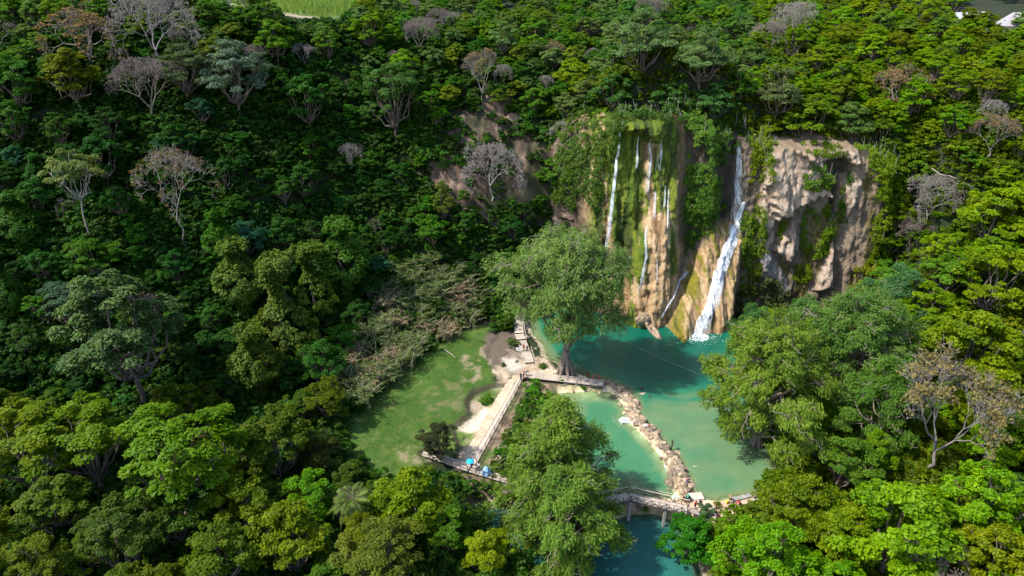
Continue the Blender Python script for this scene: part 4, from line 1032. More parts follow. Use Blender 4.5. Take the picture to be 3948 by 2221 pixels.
T_(2500, 345, 52, 'bare', BROWN, 'bare twiggy tree by the right edge', var=2)
# right side
T_(2385, 1060, 135, 'bare', (0.172, 0.138, 0.057), 'large bare grey tree with pale limbs at the lower right', var=2, tall=1.15)
T_(2350, 1440, 105, 'bare', BROWN, 'pale dry twiggy tree at the bottom edge on the right', var=0)
T_(1735, 1358, 72, 'round', (0.046, 0.138, 0.011), 'dense dark green tree leaning over the lower pool')
T_(1852, 1408, 52, 'round', (0.086, 0.190, 0.011), 'fresh green tree between the dark tree and the bright domed tree')
T_(2012, 1278, 108, 'round', (0.098, 0.124, 0.007), 'broad dark olive tree below the beach on the right')
T_(1940, 1400, 130, 'fine', (0.109, 0.224, 0.011), 'bright green domed tree at the bottom right of centre')
T_(2260, 1320, 150, 'round', (0.132, 0.213, 0.009), 'wide bright green tree in the lower right')
T_(2480, 1260, 125, 'round', (0.132, 0.230, 0.011), 'vivid green tree at the right edge near the bottom')
T_(2120, 1350, 95, 'round', (0.121, 0.172, 0.009), 'leafy yellow-green tree between the two bright domed trees')
T_(2130, 1165, 85, 'fine', (0.081, 0.149, 0.016), 'rounded tree with feathery top behind the dark olive tree')
T_(2500, 1400, 110, 'round', (0.149, 0.172, 0.011), 'yellow-green tree in the bottom right corner')
T_(2480, 1010, 105, 'round', (0.132, 0.167, 0.009), 'olive-lime tree at the right edge beside the large bare tree')
T_(2440, 870, 120, 'round', (0.127, 0.172, 0.009), 'broad lime tree at the right, above the large bare tree')
T_(2340, 790, 85, 'layer', (0.121, 0.190, 0.014), 'layered lime tree right of the feathery cypress')
T_(2500, 700, 95, 'round', (0.138, 0.190, 0.009), 'rounded lime tree at the right edge, middle height')
T_(2390, 690, 70, 'layer', (0.098, 0.178, 0.018), 'layered green tree below the tangle of grey branches')
T_(2500, 540, 85, 'round', (0.144, 0.213, 0.009), 'bright lime tree at the right edge above the middle')
T_(2250, 700, 60, 'layer', (0.092, 0.184, 0.021), 'small layered tree right of the foot of the tan cliff')
T_(2200, 770, 62, 'fine', (0.109, 0.172, 0.046), 'soft pale green tree behind the right cypress')
T_(2238, 430, 40, 'round', (.110, .165, .010), 'lime tree standing just right of the tan cliff rim')
T_(2262, 530, 45, 'round', (.105, .160, .010), 'lime tree right of the tan cliff at half its height')
T_(2235, 615, 42, 'layer', (.100, .155, .012), 'layered tree right of the lower tan cliff')
T_(2300, 440, 42, 'round', (.090, .150, .012), 'green tree between the tan cliff and the fallen white trunk')
# cypresses and the palm, lawn tree
def at_base(kind, var, x, y, s, colr, label, rz=0.0, cat='tree', z=None):
    zz = float(ground(x, y)) if z is None else z
    KITR = KIT_R[kind] * (s if not hasattr(s, '__len__') else s[0])
    placed.append((x, y, KITR * 0.75))
    r = plant(kind, var, (x, y, zz - 0.15), s, rz, colr, label, cat)
    return r
CYP = (.115, .185, .035)
at_base('cypress', 0, 10.9, 119.0, 1.0, (.150, .205, .050), 'big round-crowned cypress with flared grey trunk beside the boardwalk', .6)
at_base('cypress', 1, 6.8, 81.0, (1.0, 1.0, .97), (.125, .195, .030), 'tall foreground cypress hanging over the middle and lower pools', 1.0)
at_base('cypress', 3, 8.0, 73.0, .95, (.115, .180, .028), 'lower cypress at the bottom edge in front of the tall foreground one', 2.0)
at_base('cypress', 2, 43.2, 97.5, .97, (.135, .195, .026), 'huge spreading cypress on the right shore, its branches over the upper pool', 0.4)
at_base('cypress', 2, 62.0, 107.0, .92, (.110, .180, .034), 'tall cypress behind the huge spreading one, towards the tan cliff', 2.4)
at_base('cypress', 3, 49.5, 123.0, .66, (.062, .130, .030), 'darker cypress beside the foot of the right fall', 1.4)
at_base('cypress', 3, 64.0, 134.0, .60, (.105, .175, .040), 'pale cypress in front of the foot of the tan cliff', 3.0)
at_base('cypress', 3, 76.0, 122.0, .82, (.085, .160, .050), 'bluish feathery cypress right of the pale one', 4.0)
at_base('cypress', 3, 60.0, 92.0, .85, (.085, .150, .022), 'shorter cypress right of the huge spreading one', 5.0)
px_, py_, _z = hit(880 * 1.5326, 1340 * 1.5326, 0)
at_base('palm', 0, *at(880 * 1.5326, 1262 * 1.5326, 9.5)[:2], 1.0, (.110, .150, .030), 'feather palm with arching fronds below the lawn', .3)
lx, ly, _ = at(1690, 1765, 1.6)
at_base('fine', 1, lx, ly, (.66, .66, .66), (.040, .042, .014), 'small dark open-branched tree on the lawn beside the left footbridge', 1.1)

# the woods between: thrown at random over the wooded ground, kept apart, kept out of the clearings
cand = []
for _ in range(34000):
    y = math.sqrt(R0.uniform(48 ** 2, 420 ** 2)); x = R0.uniform(-1.0, 1.0) * (1.12 * y if y < 130 else .92 * y)
    cand.append((x, y))
cand.sort(key=lambda c: c[1])
R0.shuffle(cand)
cz_ = ground(np.array([c[0] for c in cand]), np.array([c[1] for c in cand])); cand = [(x, y, float(z)) for (x, y), z in zip(cand, cz_) if z >= 0.9]
auto = []
grid = {}
def near(x, y, r):
    i, j = int(x // 12), int(y // 12)
    for a in range(i - 2, i + 3):
        for b in range(j - 2, j + 3):
            for (u, v, s) in grid.get((a, b), ()):
                if (u - x) ** 2 + (v - y) ** 2 < (0.62 * (s + r)) ** 2: return True
    return False
for p in placed: grid.setdefault((int(p[0] // 12), int(p[1] // 12)), []).append(p)
def proj1(x, y, z):
    z -= CAM_H; dep = max(1e-3, y * cP - z * sP); return IMG_W / 2 + FOC * x / dep, IMG_H / 2 - FOC * (y * sP + z * cP) / dep, dep
for x, y, z0 in cand:
    if near(x, y, 2.0): continue
    r = (R0.uniform(2.1, 3.6) if R0.random() < .6 else R0.uniform(3.4, 5.4)) * (1.0 if y < 150 else 0.92)
    px, py, dep = proj1(x, y, z0 + r * 1.25)
    rp = r * FOC / dep
    if not (-330 < px < IMG_W + 330 and -rp * 1.8 < py < IMG_H + 260): continue
    if poly_sdf(np.array([px]), np.array([py]), ROCKPX)[0] > -rp * .75: 
        if R0.random() > 0.14: continue
        r *= 0.55; rp *= .55
    if near(x, y, r): continue
    if in_clear(px, py, rp): continue
    if poly_sdf(np.array([px]), np.array([py]), REEDPX)[0] > -rp * .5: continue
    gpx, gpy, _ = proj1(x, y, z0)
    if in_clear(float(gpx), float(gpy), 6): continue
    if float(poly_sdf(np.array([x]), np.array([y]), FIELD)[0]) > -4: continue
    if 5 < x < 84 and np.interp(x, CLX, CLB) - 3 < y < np.interp(x, CLX, CLB) + 9: continue
    grid.setdefault((int(x // 12), int(y // 12)), []).append((x, y, r))
    u = px / IMG_W
    n = float(fbm(x / 30, y / 30, octv=2, seed=131))
    if px < 1500 and py > 250:      # shaded left slope: the dimmer light is put into darker leaf colours
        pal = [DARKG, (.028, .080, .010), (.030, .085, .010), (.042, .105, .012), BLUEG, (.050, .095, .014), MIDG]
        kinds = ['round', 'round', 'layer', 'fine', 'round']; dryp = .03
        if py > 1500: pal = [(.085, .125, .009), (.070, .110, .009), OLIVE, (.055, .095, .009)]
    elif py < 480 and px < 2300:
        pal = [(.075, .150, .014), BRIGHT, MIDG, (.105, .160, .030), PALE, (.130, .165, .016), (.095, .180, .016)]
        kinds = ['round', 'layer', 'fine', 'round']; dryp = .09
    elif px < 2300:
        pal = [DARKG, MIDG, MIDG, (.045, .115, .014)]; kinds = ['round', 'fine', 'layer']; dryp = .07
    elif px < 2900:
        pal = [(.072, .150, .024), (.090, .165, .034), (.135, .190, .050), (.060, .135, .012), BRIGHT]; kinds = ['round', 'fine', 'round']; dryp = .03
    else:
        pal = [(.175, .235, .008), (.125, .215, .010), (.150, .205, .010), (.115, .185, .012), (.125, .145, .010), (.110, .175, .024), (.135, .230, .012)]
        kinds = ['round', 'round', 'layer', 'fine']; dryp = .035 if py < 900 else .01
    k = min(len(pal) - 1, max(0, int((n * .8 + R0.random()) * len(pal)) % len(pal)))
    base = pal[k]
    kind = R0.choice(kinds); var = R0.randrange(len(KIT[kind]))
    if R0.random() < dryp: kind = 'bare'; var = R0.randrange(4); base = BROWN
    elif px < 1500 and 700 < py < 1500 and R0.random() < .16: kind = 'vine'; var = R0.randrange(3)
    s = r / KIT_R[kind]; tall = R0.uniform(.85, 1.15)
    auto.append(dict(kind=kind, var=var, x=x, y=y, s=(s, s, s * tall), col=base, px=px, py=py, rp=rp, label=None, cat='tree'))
vis = [a for a in auto if 0 <= a['px'] <= IMG_W and 0 <= a['py'] <= IMG_H]
vis.sort(key=lambda a: -a['rp'])
OWN = 265 - len([f for f in forest])
single = vis[:max(0, OWN + 60)]
ids = {id(a) for a in single}
rest = [a for a in auto if id(a) not in ids]
def zone(px, py):
    x, y = px / 1.5326, py / 1.5326
    if y < 150:
        return ('on the top left plateau edge' if x < 650 else 'near the grass field at the top' if x < 1000 else 'on the rim above the brown rock slope' if x < 1450 else
                'on the skyline side above the mossy fall' if x < 1880 else 'on the hilltop above the tan cliff' if x < 2250 else 'below the houses at the top right')
    if y < 420:
        return ('on the upper left slope' if x < 650 else 'on the upper slope left of the rock face' if x < 1080 else 'around the brown rock slope' if x < 1480 else 'above the two falls' if x < 1900 else
                'on the hill right above the tan cliff' if x < 2250 else 'high on the right-hand slope')
    if y < 760:
        return ('on the middle left slope' if x < 480 else 'on the slope around the vine towers' if x < 950 else 'in the shaded hollow left of the mossy fall' if x < 1480 else 'between the two falls' if x < 1920 else 'right of the tan cliff')
    if y < 1030:
        return ('at the left edge, slope foot' if x < 420 else 'on the slope behind the reeds' if x < 1250 else 'at the foot of the tan cliff' if x < 2200 else 'on the right edge, middle height')
    return ('in the bottom left corner' if x < 480 else 'in the left foreground by the lawn' if x < 1000 else 'in the bottom centre by the lower pool' if x < 1800 else 'in the lower right foreground')
KINDW = {'round': 'leafy', 'layer': 'layered', 'fine': 'fine-leaved', 'vine': 'vine-draped', 'bare': 'bare', 'sparse': 'flat-topped', 'umbrella': 'umbrella-shaped'}
def tone_of(c):
    return min(TONE, key=lambda t: sum((a - b) ** 2 for a, b in zip(t, c)))
ORD = ['first', 'second', 'third', 'fourth', 'fifth', 'sixth', 'seventh', 'eighth', 'ninth', 'tenth', 'eleventh', 'twelfth', 'thirteenth', 'fourteenth', 'fifteenth', 'sixteenth', 'seventeenth', 'eighteenth', 'nineteenth', 'twentieth', 'twenty-first', 'twenty-second', 'twenty-third', 'twenty-fourth', 'twenty-fifth', 'twenty-sixth', 'twenty-seventh', 'twenty-eighth']
bucket = {}
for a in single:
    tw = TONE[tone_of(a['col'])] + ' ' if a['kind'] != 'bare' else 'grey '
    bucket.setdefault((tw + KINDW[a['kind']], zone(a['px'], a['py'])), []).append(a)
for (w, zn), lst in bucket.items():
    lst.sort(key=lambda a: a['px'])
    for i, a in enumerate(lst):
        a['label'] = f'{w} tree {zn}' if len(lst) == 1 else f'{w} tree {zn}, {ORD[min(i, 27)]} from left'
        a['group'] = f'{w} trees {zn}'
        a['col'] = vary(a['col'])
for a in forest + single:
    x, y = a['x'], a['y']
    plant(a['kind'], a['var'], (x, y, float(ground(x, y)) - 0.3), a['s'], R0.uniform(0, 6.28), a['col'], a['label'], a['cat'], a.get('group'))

# the far or half-hidden rest of the wood, and the undergrowth: one mass each
def scatter(name, protos, pts, rots, scls, colsv, idxs, label, cat):
    me = bpy.data.meshes.new(name); n = len(pts)
    me.vertices.add(n); me.vertices.foreach_set('co', np.asarray(pts, np.float32).ravel())
    a = me.attributes.new('rotz', 'FLOAT_VECTOR', 'POINT'); a.data.foreach_set('vector', np.asarray(rots, np.float32).ravel())
    a = me.attributes.new('sizes', 'FLOAT_VECTOR', 'POINT'); a.data.foreach_set('vector', np.asarray(scls, np.float32).ravel())
    a = me.attributes.new('pick', 'INT', 'POINT'); a.data.foreach_set('value', np.asarray(idxs, np.int32))
    a = me.attributes.new('leafcol', 'FLOAT_COLOR', 'POINT'); a.data.foreach_set('color', np.concatenate([np.asarray(colsv, np.float32), np.ones((n, 1), np.float32)], 1).ravel())
    o = link(name, me); tag(o, label, cat, kind='stuff')
    ng = bpy.data.node_groups.new(name, 'GeometryNodeTree')
    ng.interface.new_socket('Geometry', in_out='INPUT', socket_type='NodeSocketGeometry'); ng.interface.new_socket('Geometry', in_out='OUTPUT', socket_type='NodeSocketGeometry')
    gi = ng.nodes.new('NodeGroupInput'); go = ng.nodes.new('NodeGroupOutput')
    jn = ng.nodes.new('GeometryNodeGeometryToInstance')
    for p in reversed(protos):
        oi = ng.nodes.new('GeometryNodeObjectInfo'); oi.transform_space = 'ORIGINAL'; oi.inputs['Object'].default_value = p; oi.inputs['As Instance'].default_value = False
        g2 = ng.nodes.new('GeometryNodeGeometryToInstance'); ng.links.new(oi.outputs['Geometry'], g2.inputs[0])
        p['_gn'] = 1
        if 'join' not in locals(): join = ng.nodes.new('GeometryNodeJoinGeometry')
        ng.links.new(g2.outputs[0], join.inputs[0])
    ng.nodes.remove(jn)
    ip = ng.nodes.new('GeometryNodeInstanceOnPoints')
    def nam(t, nm):
        q = ng.nodes.new('GeometryNodeInputNamedAttribute'); q.data_type = t; q.inputs['Name'].default_value = nm; return q.outputs[0]
    ng.links.new(gi.outputs[0], ip.inputs['Points']); ng.links.new(join.outputs[0], ip.inputs['Instance'])
    ip.inputs['Pick Instance'].default_value = True
    ng.links.new(nam('INT', 'pick'), ip.inputs['Instance Index'])
    e2r = ng.nodes.new('FunctionNodeEulerToRotation'); ng.links.new(nam('FLOAT_VECTOR', 'rotz'), e2r.inputs[0]); ng.links.new(e2r.outputs[0], ip.inputs['Rotation'])
    ng.links.new(nam('FLOAT_VECTOR', 'sizes'), ip.inputs['Scale'])
    ng.links.new(ip.outputs[0], go.inputs[0])
    md = o.modifiers.new('scatter', 'NODES'); md.node_group = ng
    for p in protos: del p['_gn']
    return o
def crown_objs(kind, part):
    out = []
    for var in KIT[kind]:
        me = var[1]
        o = next(ob for ob in bpy.data.objects if ob.data is me)
        out.append(o)
    return out
have = {}
for ob in bpy.data.objects:
    if ob.type == 'MESH' and ob.data.name not in have: have[ob.data.name] = ob
protos = []; pidx = {}
for kind in ('round', 'layer', 'fine', 'bare', 'vine'):
    for vi, var in enumerate(KIT[kind]):
        ob = have.get(var[1].name)
        if ob: pidx[(kind, vi)] = len(protos); protos.append(ob)
rest = [a for a in rest if (a['kind'], a['var']) in pidx]
if rest:
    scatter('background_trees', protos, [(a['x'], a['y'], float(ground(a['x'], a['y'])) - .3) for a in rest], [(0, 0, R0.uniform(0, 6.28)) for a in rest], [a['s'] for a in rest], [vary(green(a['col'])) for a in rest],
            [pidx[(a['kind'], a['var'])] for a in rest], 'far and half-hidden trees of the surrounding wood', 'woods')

# undergrowth over the wooded ground
ux = []; 
for _ in range(38000):
    y = math.sqrt(R0.uniform(46 ** 2, 230 ** 2)); x = R0.uniform(-1.12, 1.12) * y; ux.append((x, y))
ux = np.array(ux); uz = ground(ux[:, 0], ux[:, 1])
upx, upy, udep = project(ux[:, 0], ux[:, 1], uz + 0.8)
ok = (upx > -330) & (upx < IMG_W + 330) & (upy > -60) & (upy < IMG_H + 260) & (uz > 0.35)
bankpx = poly_sdf(upx, upy, [(2040, 1500), (2110, 1530), (2070, 1640), (2075, 1790), (1970, 1850), (1880, 1800), (1990, 1600)]) > 0
for p in CLEAR: ok &= (poly_sdf(upx, upy, p) < -14) | (bankpx & (NR.uniform(0, 1, len(ux)) < .9))
rockin = poly_sdf(upx, upy, ROCKPX)
ok &= (rockin < -10) | (NR.uniform(0, 1, len(ux)) < 0.2)
ok &= poly_sdf(ux[:, 0], ux[:, 1], FIELD) < -1
ok &= ~((ux[:, 0] > 8) & (ux[:, 0] < 84) & (ux[:, 1] > np.interp(ux[:, 0], CLX, CLB) - 6) & (ux[:, 1] < np.interp(ux[:, 0], CLX, CLB) + 8) & (upx > 2260))
us = ux[ok]; uzz = uz[ok]; upx = upx[ok]; upy = upy[ok]; n = len(us)
# five visible bushes lend their shape to the rest
SH = [((1872, 1548), 1.1, (.075, .150, .012), 'low green bush in the hollow below the eroded lawn edge'), ((2060, 1500), 1.6, (.070, .165, .014), 'leafy bush below the dock beside the walkway railing'), ((2090, 1570), 1.5, (.085, .170, .016), 'pale bush on the bank between railing and middle pool'),
      ((2720, 1985), 1.3, (.075, .115, .045), 'grey-green bush on the beach right of the truss bridge'), ((1700, 1880), 1.5, (.090, .125, .016), 'bush below the left footbridge at the bank')]
sh_obj = []
for i, ((px, py), s, colr, lab) in enumerate(SH):
    x, y, z = hit(px, py, 0.4)
    r = plant('shrub', i, (x, y, float(ground(x, y)) - .05), s, i * 1.3, colr, lab, 'bush')
    sh_obj.append([c for c in r.children if c.name.startswith('foliage')][0])
uc = np.where((upx < 1500)[:, None], [[.024, .068, .008]], np.where((upx < 2300)[:, None], [[.032, .078, .010]], [[.070, .115, .009]])) * NR.uniform(.6, 1.35, (n, 1)) * NR.uniform(.85, 1.15, (n, 3))  # left slope undergrowth darker as well, its shade put into the colour
small = np.where(bankpx[ok], .45, 1.0)[:, None]
uc = np.where(bankpx[ok][:, None], uc * [[1.3, 1.3, 1.3]], uc)
scatter('undergrowth', sh_obj, np.column_stack([us, uzz - .1]), np.column_stack([NR.normal(0, .2, (n, 2)), NR.uniform(0, 6.28, n)]), NR.uniform(.7, 2.2, (n, 1)) * small * np.array([[1, 1, 1.0]]), uc, NR.randint(0, 5, n), 'dense green undergrowth covering the wooded slopes', 'undergrowth')

# ------------------------------------------------------------------ greenery hanging on the cliff
def on_cliff(px, py, front=0.0):
    y = 150.0
    for _ in range(8):
        x, _, z = at_y(px, py, y); y = 0.5 * y + 0.5 * (float(cliff_y(x, z)) - front)
    return at_y(px, py, y)
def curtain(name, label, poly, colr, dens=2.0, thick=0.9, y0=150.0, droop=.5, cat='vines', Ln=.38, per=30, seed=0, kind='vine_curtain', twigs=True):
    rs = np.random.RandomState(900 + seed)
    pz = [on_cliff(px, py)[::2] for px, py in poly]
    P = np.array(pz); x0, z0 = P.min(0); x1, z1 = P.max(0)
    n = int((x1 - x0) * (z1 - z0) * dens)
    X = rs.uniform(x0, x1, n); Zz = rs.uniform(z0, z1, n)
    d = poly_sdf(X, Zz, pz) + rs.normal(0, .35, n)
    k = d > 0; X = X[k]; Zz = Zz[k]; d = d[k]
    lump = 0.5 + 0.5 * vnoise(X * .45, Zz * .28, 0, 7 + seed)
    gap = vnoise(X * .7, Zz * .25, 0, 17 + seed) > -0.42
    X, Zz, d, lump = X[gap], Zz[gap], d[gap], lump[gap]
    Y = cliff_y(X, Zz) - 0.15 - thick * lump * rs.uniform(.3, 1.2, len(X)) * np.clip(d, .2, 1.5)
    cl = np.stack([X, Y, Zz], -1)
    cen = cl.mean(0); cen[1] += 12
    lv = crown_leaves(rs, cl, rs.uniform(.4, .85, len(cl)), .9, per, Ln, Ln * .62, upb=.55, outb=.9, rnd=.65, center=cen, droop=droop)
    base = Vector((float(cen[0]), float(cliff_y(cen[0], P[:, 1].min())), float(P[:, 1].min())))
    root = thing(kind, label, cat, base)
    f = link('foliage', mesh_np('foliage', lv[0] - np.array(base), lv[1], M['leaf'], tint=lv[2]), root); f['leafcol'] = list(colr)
    if twigs:
        segs = []
        for i in rs.permutation(len(cl))[:26]:
            p = cl[i] - np.array(base); q = p + np.array([rs.normal(0, .4), rs.uniform(0, .5), rs.uniform(1, 3)])
            add_path(segs, bend(p, q, rs, 3), .05, .03)
        V, F = seg_tubes(segs, 4); tag(link('stems', mesh_np('stems', V, F, M['grey_twig']), root), kind='stuff')
    return root
curtain('v', 'long green vine curtain hanging between the mossy fall and the right fall', [(2620, 330), (2760, 330), (2810, 420), (2800, 560), (2775, 760), (2755, 880), (2700, 905), (2665, 960), (2650, 985), (2632, 850), (2650, 640), (2640, 500)], (.080, .150, .022), 2.6, 2.2, seed=1)
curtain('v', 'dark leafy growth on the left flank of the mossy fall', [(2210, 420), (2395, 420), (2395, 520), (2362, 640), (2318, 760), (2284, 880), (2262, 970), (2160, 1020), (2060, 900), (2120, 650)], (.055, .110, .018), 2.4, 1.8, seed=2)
curtain('v', 'bushy growth on the rock wall left of the mossy flank', [(2080, 480), (2210, 430), (2260, 520), (2230, 640), (2190, 760), (2080, 800), (2040, 700), (2090, 600)], (.060, .115, .014), 2.0, 2.2, seed=16)
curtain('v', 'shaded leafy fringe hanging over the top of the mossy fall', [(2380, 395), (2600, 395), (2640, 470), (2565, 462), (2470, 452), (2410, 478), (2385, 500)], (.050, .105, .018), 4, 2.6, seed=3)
curtain('v', 'bright leafy bush hanging at the upper right of the right fall', [(2885, 470), (2960, 500), (2975, 700), (2925, 760), (2890, 700), (2905, 600)], (.110, .165, .012), 3, 1.6, seed=4)
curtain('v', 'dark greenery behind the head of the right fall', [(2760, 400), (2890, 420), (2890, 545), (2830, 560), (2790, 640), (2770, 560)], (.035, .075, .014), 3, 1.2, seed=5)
curtain('v', 'green shrubs climbing between the right fall and the tan cliff', [(2870, 790), (2940, 800), (2955, 900), (2935, 1000), (2925, 1120), (2850, 1150), (2862, 1000), (2850, 900)], (.090, .150, .016), 3, 1.6, seed=6)
curtain('v', 'clump of leaves under the rim slab of the tan cliff', [(3140, 640), (3210, 645), (3205, 710), (3150, 735), (3085, 730), (3090, 690)], (.065, .130, .014), 3.4, 1.3, seed=7)
curtain('v', 'hanging greenery below the big undercut slab of the tan cliff', [(3090, 850), (3120, 800), (3180, 790), (3225, 800), (3215, 900), (3190, 985), (3130, 1000), (3098, 940)], (.085, .145, .012), 3.2, 1.4, seed=8)
curtain('v', 'tall vine mass on the right end of the tan cliff', [(3360, 640), (3420, 570), (3520, 600), (3500, 800), (3450, 1000), (3380, 1120), (3320, 1080), (3345, 950), (3385, 820)], (.095, .150, .010), 2.6, 2.0, seed=9)
curtain('v', 'small leafy patch low on the tan cliff between two fins', [(3060, 1020), (3125, 1020), (3120, 1095), (3070, 1100)], (.095, .150, .012), 3.4, 1.0, seed=10, twigs=False)
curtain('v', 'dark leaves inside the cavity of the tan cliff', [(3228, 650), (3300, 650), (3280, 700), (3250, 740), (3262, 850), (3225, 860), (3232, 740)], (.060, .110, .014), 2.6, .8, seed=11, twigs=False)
curtain('v', 'leafy pocket in the hollow left on the tan cliff', [(3005, 855), (3070, 850), (3060, 890), (3010, 940)], (.100, .145, .012), 3, .8, seed=12, twigs=False)
curtain('v', 'yellow-green growth at the foot of the tan cliff', [(3300, 1020), (3420, 960), (3440, 1120), (3340, 1180), (3290, 1120)], (.150, .165, .012), 3, 1.8, seed=13)
curtain('v', 'dull mossy scrub beside the orange apron of the right fall', [(2860, 1090), (2960, 1060), (3040, 1120), (3060, 1200), (2860, 1260), (2830, 1200)], (.085, .105, .035), 2.6, 1.6, seed=14)
curtain('v', 'dark scrub on the dark wall below the brown rock slope', [(2020, 900), (2120, 900), (2240, 990), (2330, 1000), (2330, 1080), (2240, 1150), (2050, 1130), (1990, 1000)], (.030, .065, .012), 2.2, 1.6, seed=15)

curtain('v', 'leafy overhang on the rim at the left end of the tan cliff', [(2890, 530), (2990, 545), (3000, 600), (2960, 650), (2905, 630)], (.105, .165, .014), 3.4, 2.0, seed=20)
curtain('v', 'leafy overhang on the middle of the tan cliff rim', [(3070, 550), (3200, 545), (3270, 590), (3190, 606), (3100, 590)], (.090, .150, .016), 3.2, 1.6, seed=21, twigs=False)
curtain('v', 'leafy overhang on the rim at the right end of the tan cliff', [(3290, 550), (3420, 540), (3470, 640), (3390, 690), (3340, 620)], (.095, .155, .014), 3.2, 2.2, seed=22)
# ------------------------------------------------------------------ falling water
def fall(label, path, w0, w1, n, mat, front=0.35, seed=0, jit=.35, name='waterfall', sw=(.05, .13)):
    n = int(n * 2.2); w0 *= .8; w1 *= .8
    rs = np.random.RandomState(40 + seed)
    P = np.array([on_cliff(px, py, .15) for px, py in path])
    s = np.r_[0, np.cumsum(np.linalg.norm(np.diff(P, axis=0), axis=1))]; Ltot = s[-1]
    root = thing(name, label, 'waterfall', tuple(P[-1]))
    Vs = []; Fs = []; nb = 0
    for j in range(n):
        a = rs.uniform(0, .25) ** 1.5 if j % 3 else 0.0; b = rs.uniform(.65, 1.0) if j % 2 else 1.0
        k = max(6, int(Ltot * (b - a) / .45)); t = np.linspace(a, b, k)
        c = np.stack([np.interp(t * Ltot, s, P[:, i]) for i in range(3)], -1)
        wd = (w0 + (w1 - w0) * t)
        off = rs.normal(0, .42) * wd + .04 * np.cumsum(rs.normal(0, .35, k)) / math.sqrt(k)
        c[:, 0] += off
        yc = cliff_y(c[:, 0], c[:, 2]); yc = np.minimum(yc, np.convolve(np.pad(yc, 3, 'edge'), np.ones(7) / 7, 'valid') + .3)
        c[:, 1] = yc - .12 - rs.uniform(0, front)
        hw = rs.uniform(*sw) * .5 * np.interp(t, [a, a + .08, b - .1, b], [.4, 1, 1, .3]) * (1 + .5 * rs.normal(0, .35, k)).clip(.4, 1.8)
        yaw = rs.uniform(-.6, .6)
        sd = np.stack([hw * math.cos(yaw), hw * math.sin(yaw), np.zeros(k)], -1)
        V = np.concatenate([c - sd, c + sd]) - P[-1]; i = np.arange(k - 1)
        Vs.append(V); Fs.append(np.stack([i, i + k, i + k + 1, i + 1], -1) + nb); nb += len(V)
    link('strands', mesh_np('strands', np.concatenate(Vs), np.concatenate(Fs), M[mat], smooth=True), root)
    return root, P
fall('thin white water thread down the left side of the mossy fall', [(2392, 495), (2376, 620), (2362, 750), (2348, 880), (2338, 985)], .22, .55, 20, 'falls', .2, 1)
fall('short water thread under the left of the mossy brow', [(2462, 525), (2457, 590), (2452, 650)], .2, .5, 9, 'thin_falls', .2, 2)
fall('central water thread falling from the mossy brow', [(2512, 532), (2510, 610), (2504, 670), (2494, 740)], .2, .7, 13, 'thin_falls', .2, 3)
fall('water thread right of the central one on the mossy face', [(2548, 540), (2550, 580), (2538, 660)], .2, .6, 9, 'thin_falls', .2, 4)
fall('faint trickle on the right rib of the mossy face', [(2566, 715), (2563, 770), (2560, 800)], .15, .3, 5, 'thin_falls', .15, 5)
fall('fine trickle along the right edge of the mossy face', [(2577, 725), (2575, 800), (2572, 880)], .12, .25, 5, 'thin_falls', .15, 6)
fall('trickle dropping to the top of the travertine cone', [(2528, 735), (2524, 790), (2520, 840)], .2, .35, 7, 'thin_falls', .15, 7)
fall('water thread running down the front of the travertine cone', [(2498, 860), (2488, 930), (2490, 1000), (2478, 1060), (2464, 1125)], .2, .6, 14, 'thin_falls', .15, 8)
fall('slanting trickle at the lower left of the mossy fall', [(2412, 960), (2398, 1010), (2380, 1055)], .2, .4, 8, 'thin_falls', .15, 9)
fall('slanting trickle beside the cone, right of the lower left one', [(2428, 985), (2416, 1020), (2404, 1060)], .2, .4, 8, 'thin_falls', .15, 10)
fall('hair-thin trickle right of the cone', [(2534, 1000), (2534, 1050), (2532, 1090)], .12, .2, 4, 'thin_falls', .12, 11)
fall('thin water veil at the top of the right fall', [(2850, 555), (2848, 650), (2846, 760), (2838, 860), (2812, 910)], 1.2, 1.5, 24, 'thin_falls', .5, 12, sw=(.04, .1))
fall('white main chute of the right fall running down the orange apron to the pool', [(2866, 780), (2848, 850), (2820, 910), (2785, 985), (2760, 1070), (2740, 1150), (2712, 1230), (2690, 1292)], .5, 1.3, 190, 'falls', .5, 13, sw=(.06, .2))
fall('broad thin veil of water spreading beside the main chute on the apron', [(2850, 870), (2830, 930), (2800, 1010), (2775, 1090), (2750, 1170), (2718, 1240), (2700, 1292)], 1.0, 2.2, 60, 'thin_falls', .3, 15)
fall('narrow side chute left of the main chute on the apron', [(2655, 1035), (2628, 1075), (2602, 1125), (2575, 1180), (2553, 1222)], .25, .45, 16, 'falls', .2, 14)
